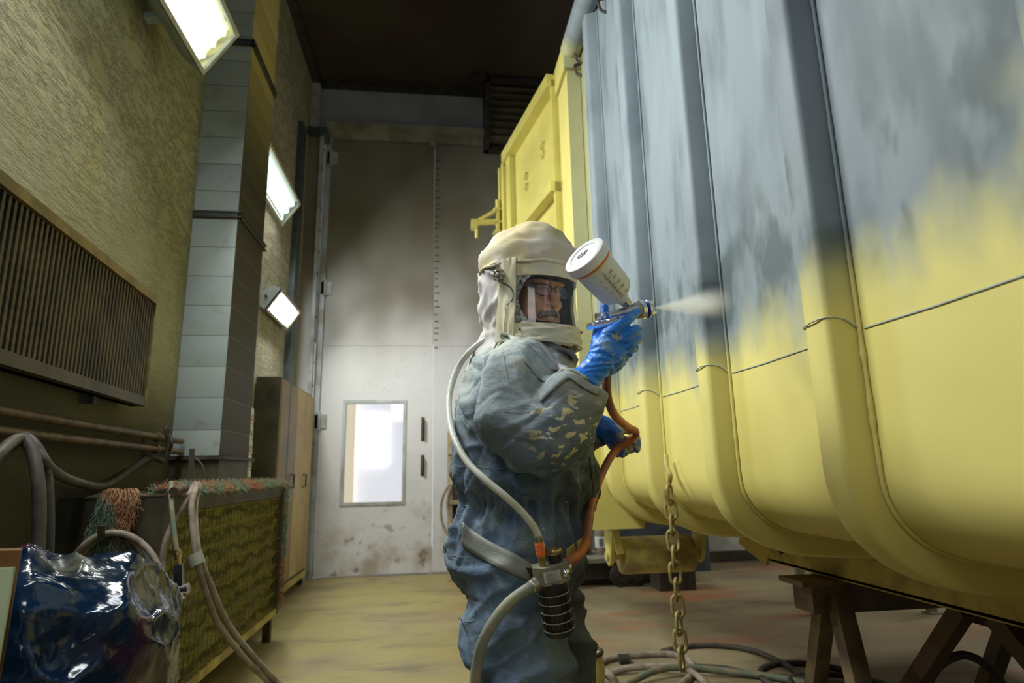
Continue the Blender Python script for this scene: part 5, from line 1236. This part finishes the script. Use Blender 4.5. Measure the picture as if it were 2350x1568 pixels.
# gravity cup
k1, k0 = q(1338, 583, GY-.085), q(1440, 700, GY-.005); kd_ = (k1-k0).normalized(); KL = (k1-k0).length
b = B(); lathe(b, k0, kd_, [(0, .013), (.018, .015), (.024, .017)], 24); obj('cup_adapter', b, M['chrome_dull'], gun, smooth=40)
CM = Nt('milky_cup'); CM.fin((.78, .79, .74), .35); CM.put(CM.b, 'Subsurface Weight', .2)
b = B(); lathe(b, k0+kd_*.018, kd_, [(0, .016), (.010, .020), (.026, .040), (.040, .0465), (KL-.045, .0515)], 40); cup = obj('cup', b, CM.m, gun, smooth=30)
b = B(); lathe(b, k0+kd_*(KL-.033), kd_, [(0, .0515), (0, .0545), (.006, .0545), (.006, .0515)], 44); obj('orange_band', b, M['orange'], cup, smooth=30)
b = B(); lathe(b, k0+kd_*(KL-.027), kd_, [(0, .053), (.001, .0575), (.018, .0585), (.024, .0565), (.027, .051), (.0265, .040), (.024, .037), (.0235, .002)], 44); lid = obj('lid', b, M['white_plastic'], cup, smooth=35)
u_, w_ = frame(kd_); vw = (V((0, 0, H))-k0).normalized(); vp_ = (vw-kd_*vw.dot(kd_)).normalized(); sd = kd_.cross(vp_).normalized()
if (M3.transposed() @ sd).x < 0: sd = -sd
def cs_(s, ang, r): return k0+kd_*s+(vp_*math.cos(ang)+sd*math.sin(ang))*r
b = B()
for i in range(8):
    s0 = .052+(KL-.100)*i/8; r_ = .0475+.005*(i/8); tube(b, [cs_(s0, .10, r_+.0012), cs_(s0+(KL-.100)/8, .10, r_+.0018)], .0007, 4)
    L_ = .16 if i % 2 == 0 else .09; tube(b, [cs_(s0, .10-L_*.6, r_+.001), cs_(s0, .10, r_+.0014), cs_(s0, .10+L_, r_+.001)], .0007, 4)
obj('scale_marks', b, M['print'], cup)
def text(s, size, pos, xdir, ydir, m, parent, name):
    cu = bpy.data.curves.new(name, 'FONT'); cu.body = s; cu.size = size; cu.align_x = 'CENTER'; cu.align_y = 'CENTER'; cu.extrude = .0002
    o = bpy.data.objects.new(name+'_t', cu); COL.objects.link(o); dg = bpy.context.evaluated_depsgraph_get(); dg.update()
    me = bpy.data.meshes.new_from_object(o.evaluated_get(dg)); bpy.data.objects.remove(o)
    X_, Y_ = V(xdir).normalized(), V(ydir).normalized(); Y_ = (Y_-X_*X_.dot(Y_)).normalized(); Z_ = X_.cross(Y_); off = wloc(parent)
    for v in me.vertices: v.co = pos+X_*v.co.x+Y_*v.co.y+Z_*v.co.z-off
    me.materials.clear(); me.materials.append(m); r_ = bpy.data.objects.new(name, me); COL.objects.link(r_); r_.parent = parent; return r_
for i, s in enumerate(('100', '200', '300', '400', '500')):
    s0 = .052+(KL-.100)*(i*1.6+.3)/8; text(s, .0085, cs_(s0, .42, .0475+.0009*i+.0022), sd*.9-vp_*.4, kd_, M['print'], cup, 'scale_number')
for i, s in enumerate(('2', '4', '6', '8')):
    s0 = .056+(KL-.100)*(i*2)/8; text(s, .007, cs_(s0, -.22, .0475+.001*i+.0016), sd*.95+vp_*.2, kd_, M['print'], cup, 'scale_number')
# small smudged mark on the lid
lc = k0+kd_*(KL-.0030); lu = (V((0, 0, 1))-kd_*kd_.z).normalized(); lr = lu.cross(kd_).normalized()
if (M3.transposed() @ lr).x < 0: lr = -lr
b = B()
for i in range(5):
    c = lc+lr*(-.020+.006*i)+lu*(.004+.002*i); tube(b, [c-lu*.006, c+lu*(.006 if i % 2 else .003)+lr*.001], [.0010, .0016], 5)
tube(b, smooth_path([lc+lr*-.022+lu*-.003, lc+lr*-.010+lu*-.006, lc+lr*.004+lu*.004], 4), .0013, 5)
obj('lid_marking', b, M['print'], lid)

# hoses
hose('paint_hose', [q(1393, 856, 1.469), q(1392, 885, 1.47), q(1396, 920, 1.50), q(1412, 955, 1.60), q(1440, 980, 1.72), q(1458, 990, 1.77), q(1455, 1002, 1.79), q(1432, 1018, 1.80), q(1408, 1040, 1.80), q(1385, 1080, 1.75), q(1362, 1140, 1.66), q(1352, 1190, 1.585), q(1346, 1240, 1.53), q(1338, 1262, 1.515), q(1318, 1282, 1.50), q(1298, 1294, 1.49)],
     .0115, 'hose_orange', 'dusty orange-brown hose running from the gun through the left hand to the belt regulator')
bh = [q(1160, 752, 1.72), q(1125, 772, 1.70), q(1080, 806, 1.71), q(1050, 848, 1.74), q(1032, 905, 1.72), q(1031, 955, 1.66), q(1042, 1005, 1.58), q(1072, 1060, 1.52), q(1115, 1103, 1.475), q(1160, 1140, 1.455), q(1200, 1178, 1.45), q(1228, 1215, 1.455), q(1244, 1258, 1.46)]
CH_ = simple('milky_hose', (.66, .68, .60), (.58, .60, .50), .3, scale=20); M['milky'] = CH_
hose('breathing_hose', bh, .0088, 'milky', 'milky white breathing hose looping from the hood down the back to the belt regulator', n=12)
rg_y = 1.455
hose('supply_hose', [q(1228, 1343, 1.45), q(1205, 1356, 1.43), q(1170, 1382, 1.42), q(1138, 1420, 1.42), q(1112, 1465, 1.43), q(1098, 1510, 1.45), q(1090, 1570, 1.46), q(1088, 1660, 1.47), q(1095, 1760, 1.46), q(1120, 1950, 1.44)], .0125, 'hose_grey', 'thick grey air hose curving down the worker\'s right thigh from the regulator', n=14)

# ---------------------------------------------------------------- belt regulator with charcoal filter
reg = tag(empty('belt_regulator', q(1265, 1310, rg_y)), 'air regulator on the belt with a black caged filter cylinder hanging below', 'regulator')
rd = (q(1284, 1445, rg_y+.01)-q(1265, 1325, rg_y)).normalized()            # axis of the filter, downwards
rb = q(1265, 1325, rg_y)
u_ = V((1, 0, .0)); u_ = (u_-rd*u_.dot(rd)).normalized(); v_ = rd.cross(u_).normalized()
if v_.y > 0: v_ = -v_                                                       # towards the viewer
def rp(a, c, s): return rb+u_*a+v_*c+rd*s
b = B()
poly = [(-.040, .012), (-.020, .032), (.018, .032), (.042, .014), (.042, -.026), (-.040, -.026)]
A = [b.verts.new(rp(x, y, -.030)) for x, y in poly]; C = [b.verts.new(rp(x*.97, y*.97, .010)) for x, y in poly]; b.faces.new(A); b.faces.new(C[::-1])
for i in range(6): b.faces.new((A[i], C[i], C[(i+1) % 6], A[(i+1) % 6]))
blk = obj('manifold', b, simple('dusty_casting', (.36, .34, .22), (.22, .22, .19), .55, .3, scale=18), reg, bevel=.004)
b = B(); 
L4 = [rp(-.021, .0335, -.022), rp(.017, .0335, -.022), rp(.017, .0335, .002), rp(-.021, .0335, .002)]; b.faces.new([b.verts.new(p) for p in L4]); bmesh.ops.solidify(b, geom=b.faces[:], thickness=.0008); lb = obj('type_label', b, M['paper'], blk)
b = B()
for k in range(5): 
    s = -.018+.0042*k; tube(b, [rp(-.017, .0350, s), rp(.012-(k % 2)*.008, .0350, s)], .0005, 4)
obj('label_lines', b, M['hose_grey'], lb)
b = B(); lathe(b, rb+rd*.008, rd, [(0, .032), (.012, .034), (.03, .031), (.105, .031), (.118, .028), (.120, .001)], 36); ff_ = obj('filter_cylinder', b, M['black_plastic'], reg, smooth=35)
for k in range(5):
    b = B(); torus(b, rb+rd*(.034+.0195*k), rd, .0345, .0014, 36, 6); obj('cage_ring', b, simple('dusty_cage', (.36, .34, .28), (.15, .14, .12), .5, scale=80) if k == 0 else bpy.data.materials['dusty_cage'], ff_, smooth=60)
for k in range(16):
    a = 2*math.pi*k/16; b = B(); p0 = rb+rd*.022+(u_*math.cos(a)+v_*math.sin(a))*.0335; bar(b, p0, p0+rd*.095, .0028, .002); obj('cage_bar', b, M['black_plastic'], ff_)
b = B(); lathe(b, rb+rd*.112, rd, [(0, .035), (.006, .0355), (.012, .032), (.013, .02)], 36); obj('cage_foot', b, M['black_plastic'], ff_, smooth=40)
# orange quick coupling
c = rp(-.016, .006, -.030); b = B(); lathe(b, c, -rd, [(0, .008), (.008, .008), (.009, .010), (.020, .010), (.022, .008)], 6); obj('hex_fitting', b, M['brass'], reg)
b = B(); lathe(b, c-rd*.020, -rd, [(0, .008), (.003, .0105)]+[(.005+.004*k+(.002 if j else 0), .0112 if j else .0100) for k in range(6) for j in (0, 1)]+[(.032, .0095)], 24); obj('orange_collar', b, M['orange'], reg, smooth=35)
b = B(); lathe(b, c-rd*.050, -rd, [(0, .007), (.004, .009), (.014, .0085)], 18); obj('hose_tail', b, M['chrome_dull'], reg, smooth=40)
# adjusting knob
c = rp(.016, -.006, -.030); b = B(); lathe(b, c, -rd, [(0, .016), (.004, .0175), (.018, .0175)], 28); obj('knob_skirt', b, M['black_plastic'], reg, smooth=40)
b = B(); lathe(b, c-rd*.018, -rd, [(0, .018), (.001, .0185), (.010, .0185), (.0115, .0175), (.0118, .001)], 32); obj('knob_cap', b, M['brass'], reg, smooth=35)
b = B(); lathe(b, rp(.040, .0, -.012), u_, [(0, .011), (.006, .012), (.010, .009)], 16); obj('side_port', b, M['brass'], reg, smooth=35)
b = B(); ball(b, rp(.030, .026, -.010), .0095, n=16); obj('relief_valve', b, M['chrome'], reg, smooth=180)
c0_, c1_ = q(1236, 1338, 1.452), q(1204, 1356, 1.428); b = B(); d_ = (c1_-c0_).normalized(); lathe(b, c0_-d_*.010, d_, [(0, .007), (.008, .007), (.009, .0155), (.022, .0165), (.026, .0145), (.034, .0145), (.036, .013)], 18); obj('swivel_coupling', b, M['chrome_dull'], reg, smooth=35)
b = B(); bar(b, rp(-.046, -.020, -.026), rp(-.036, -.026, .0), .018, .003); obj('belt_bracket', b, M['dark_steel'], reg)

# ---------------------------------------------------------------- spray mist (a real cone of droplets)
nz = q(1503, 707, GY+.012); md = (at(1700, 690, x=.99)-nz).normalized(); ML = min((at(1700, 690, x=.985)-nz).length, .50)
t = Nt('paint_mist'); t.n.remove(t.b); vo = t.n.new('ShaderNodeVolumePrincipled'); t.l.new(vo.outputs[0], t.out.inputs['Volume'])
vo.inputs['Color'].default_value = (1, 1, .96, 1); v = t.coord(); X = t.xyz(v)
ln = t.math('MULTIPLY', X[0], 1.0); rad = t.math('SQRT', t.math('ADD', t.math('POWER', X[1], 2.0), t.math('POWER', X[2], 2.0)))
cone = t.math('DIVIDE', rad, t.math('MULTIPLY_ADD', ln, .165, .003))
fall = t.math('POWER', t.step(cone, 1.05, .0), 1.5); end = t.step(ln, ML, ML*.45)
dn = t.math('DIVIDE', 7.0, t.math('MULTIPLY_ADD', ln, 1.0, .016)); dn = t.math('MULTIPLY', dn, t.math('MULTIPLY', fall, end)); dn = t.math('MULTIPLY', dn, t.math('MULTIPLY_ADD', t.noise(t.mp(v, sc=(.3, 1, 1)), 60, 3), .9, .4))
t.l.new(dn, vo.inputs['Density'])
b = B(); G_ = []
for k in range(12):
    x = ML*k/11; r_ = .004+x*.175; G_.append([b.verts.new((x, r_*math.cos(a), r_*math.sin(a))) for a in [2*math.pi*j/24 for j in range(24)]])
for A, C in zip(G_, G_[1:]):
    for j in range(24): b.faces.new((A[j], A[(j+1) % 24], C[(j+1) % 24], C[j]))
b.faces.new(G_[0][::-1]); b.faces.new(G_[-1])
ms = obj('spray_mist', b, t.m); ms.location = nz; ms.rotation_euler = md.to_track_quat('X', 'Z').to_euler()
tag(ms, 'pale fan of paint mist leaving the gun nozzle towards the container', 'paint mist', kind='stuff')
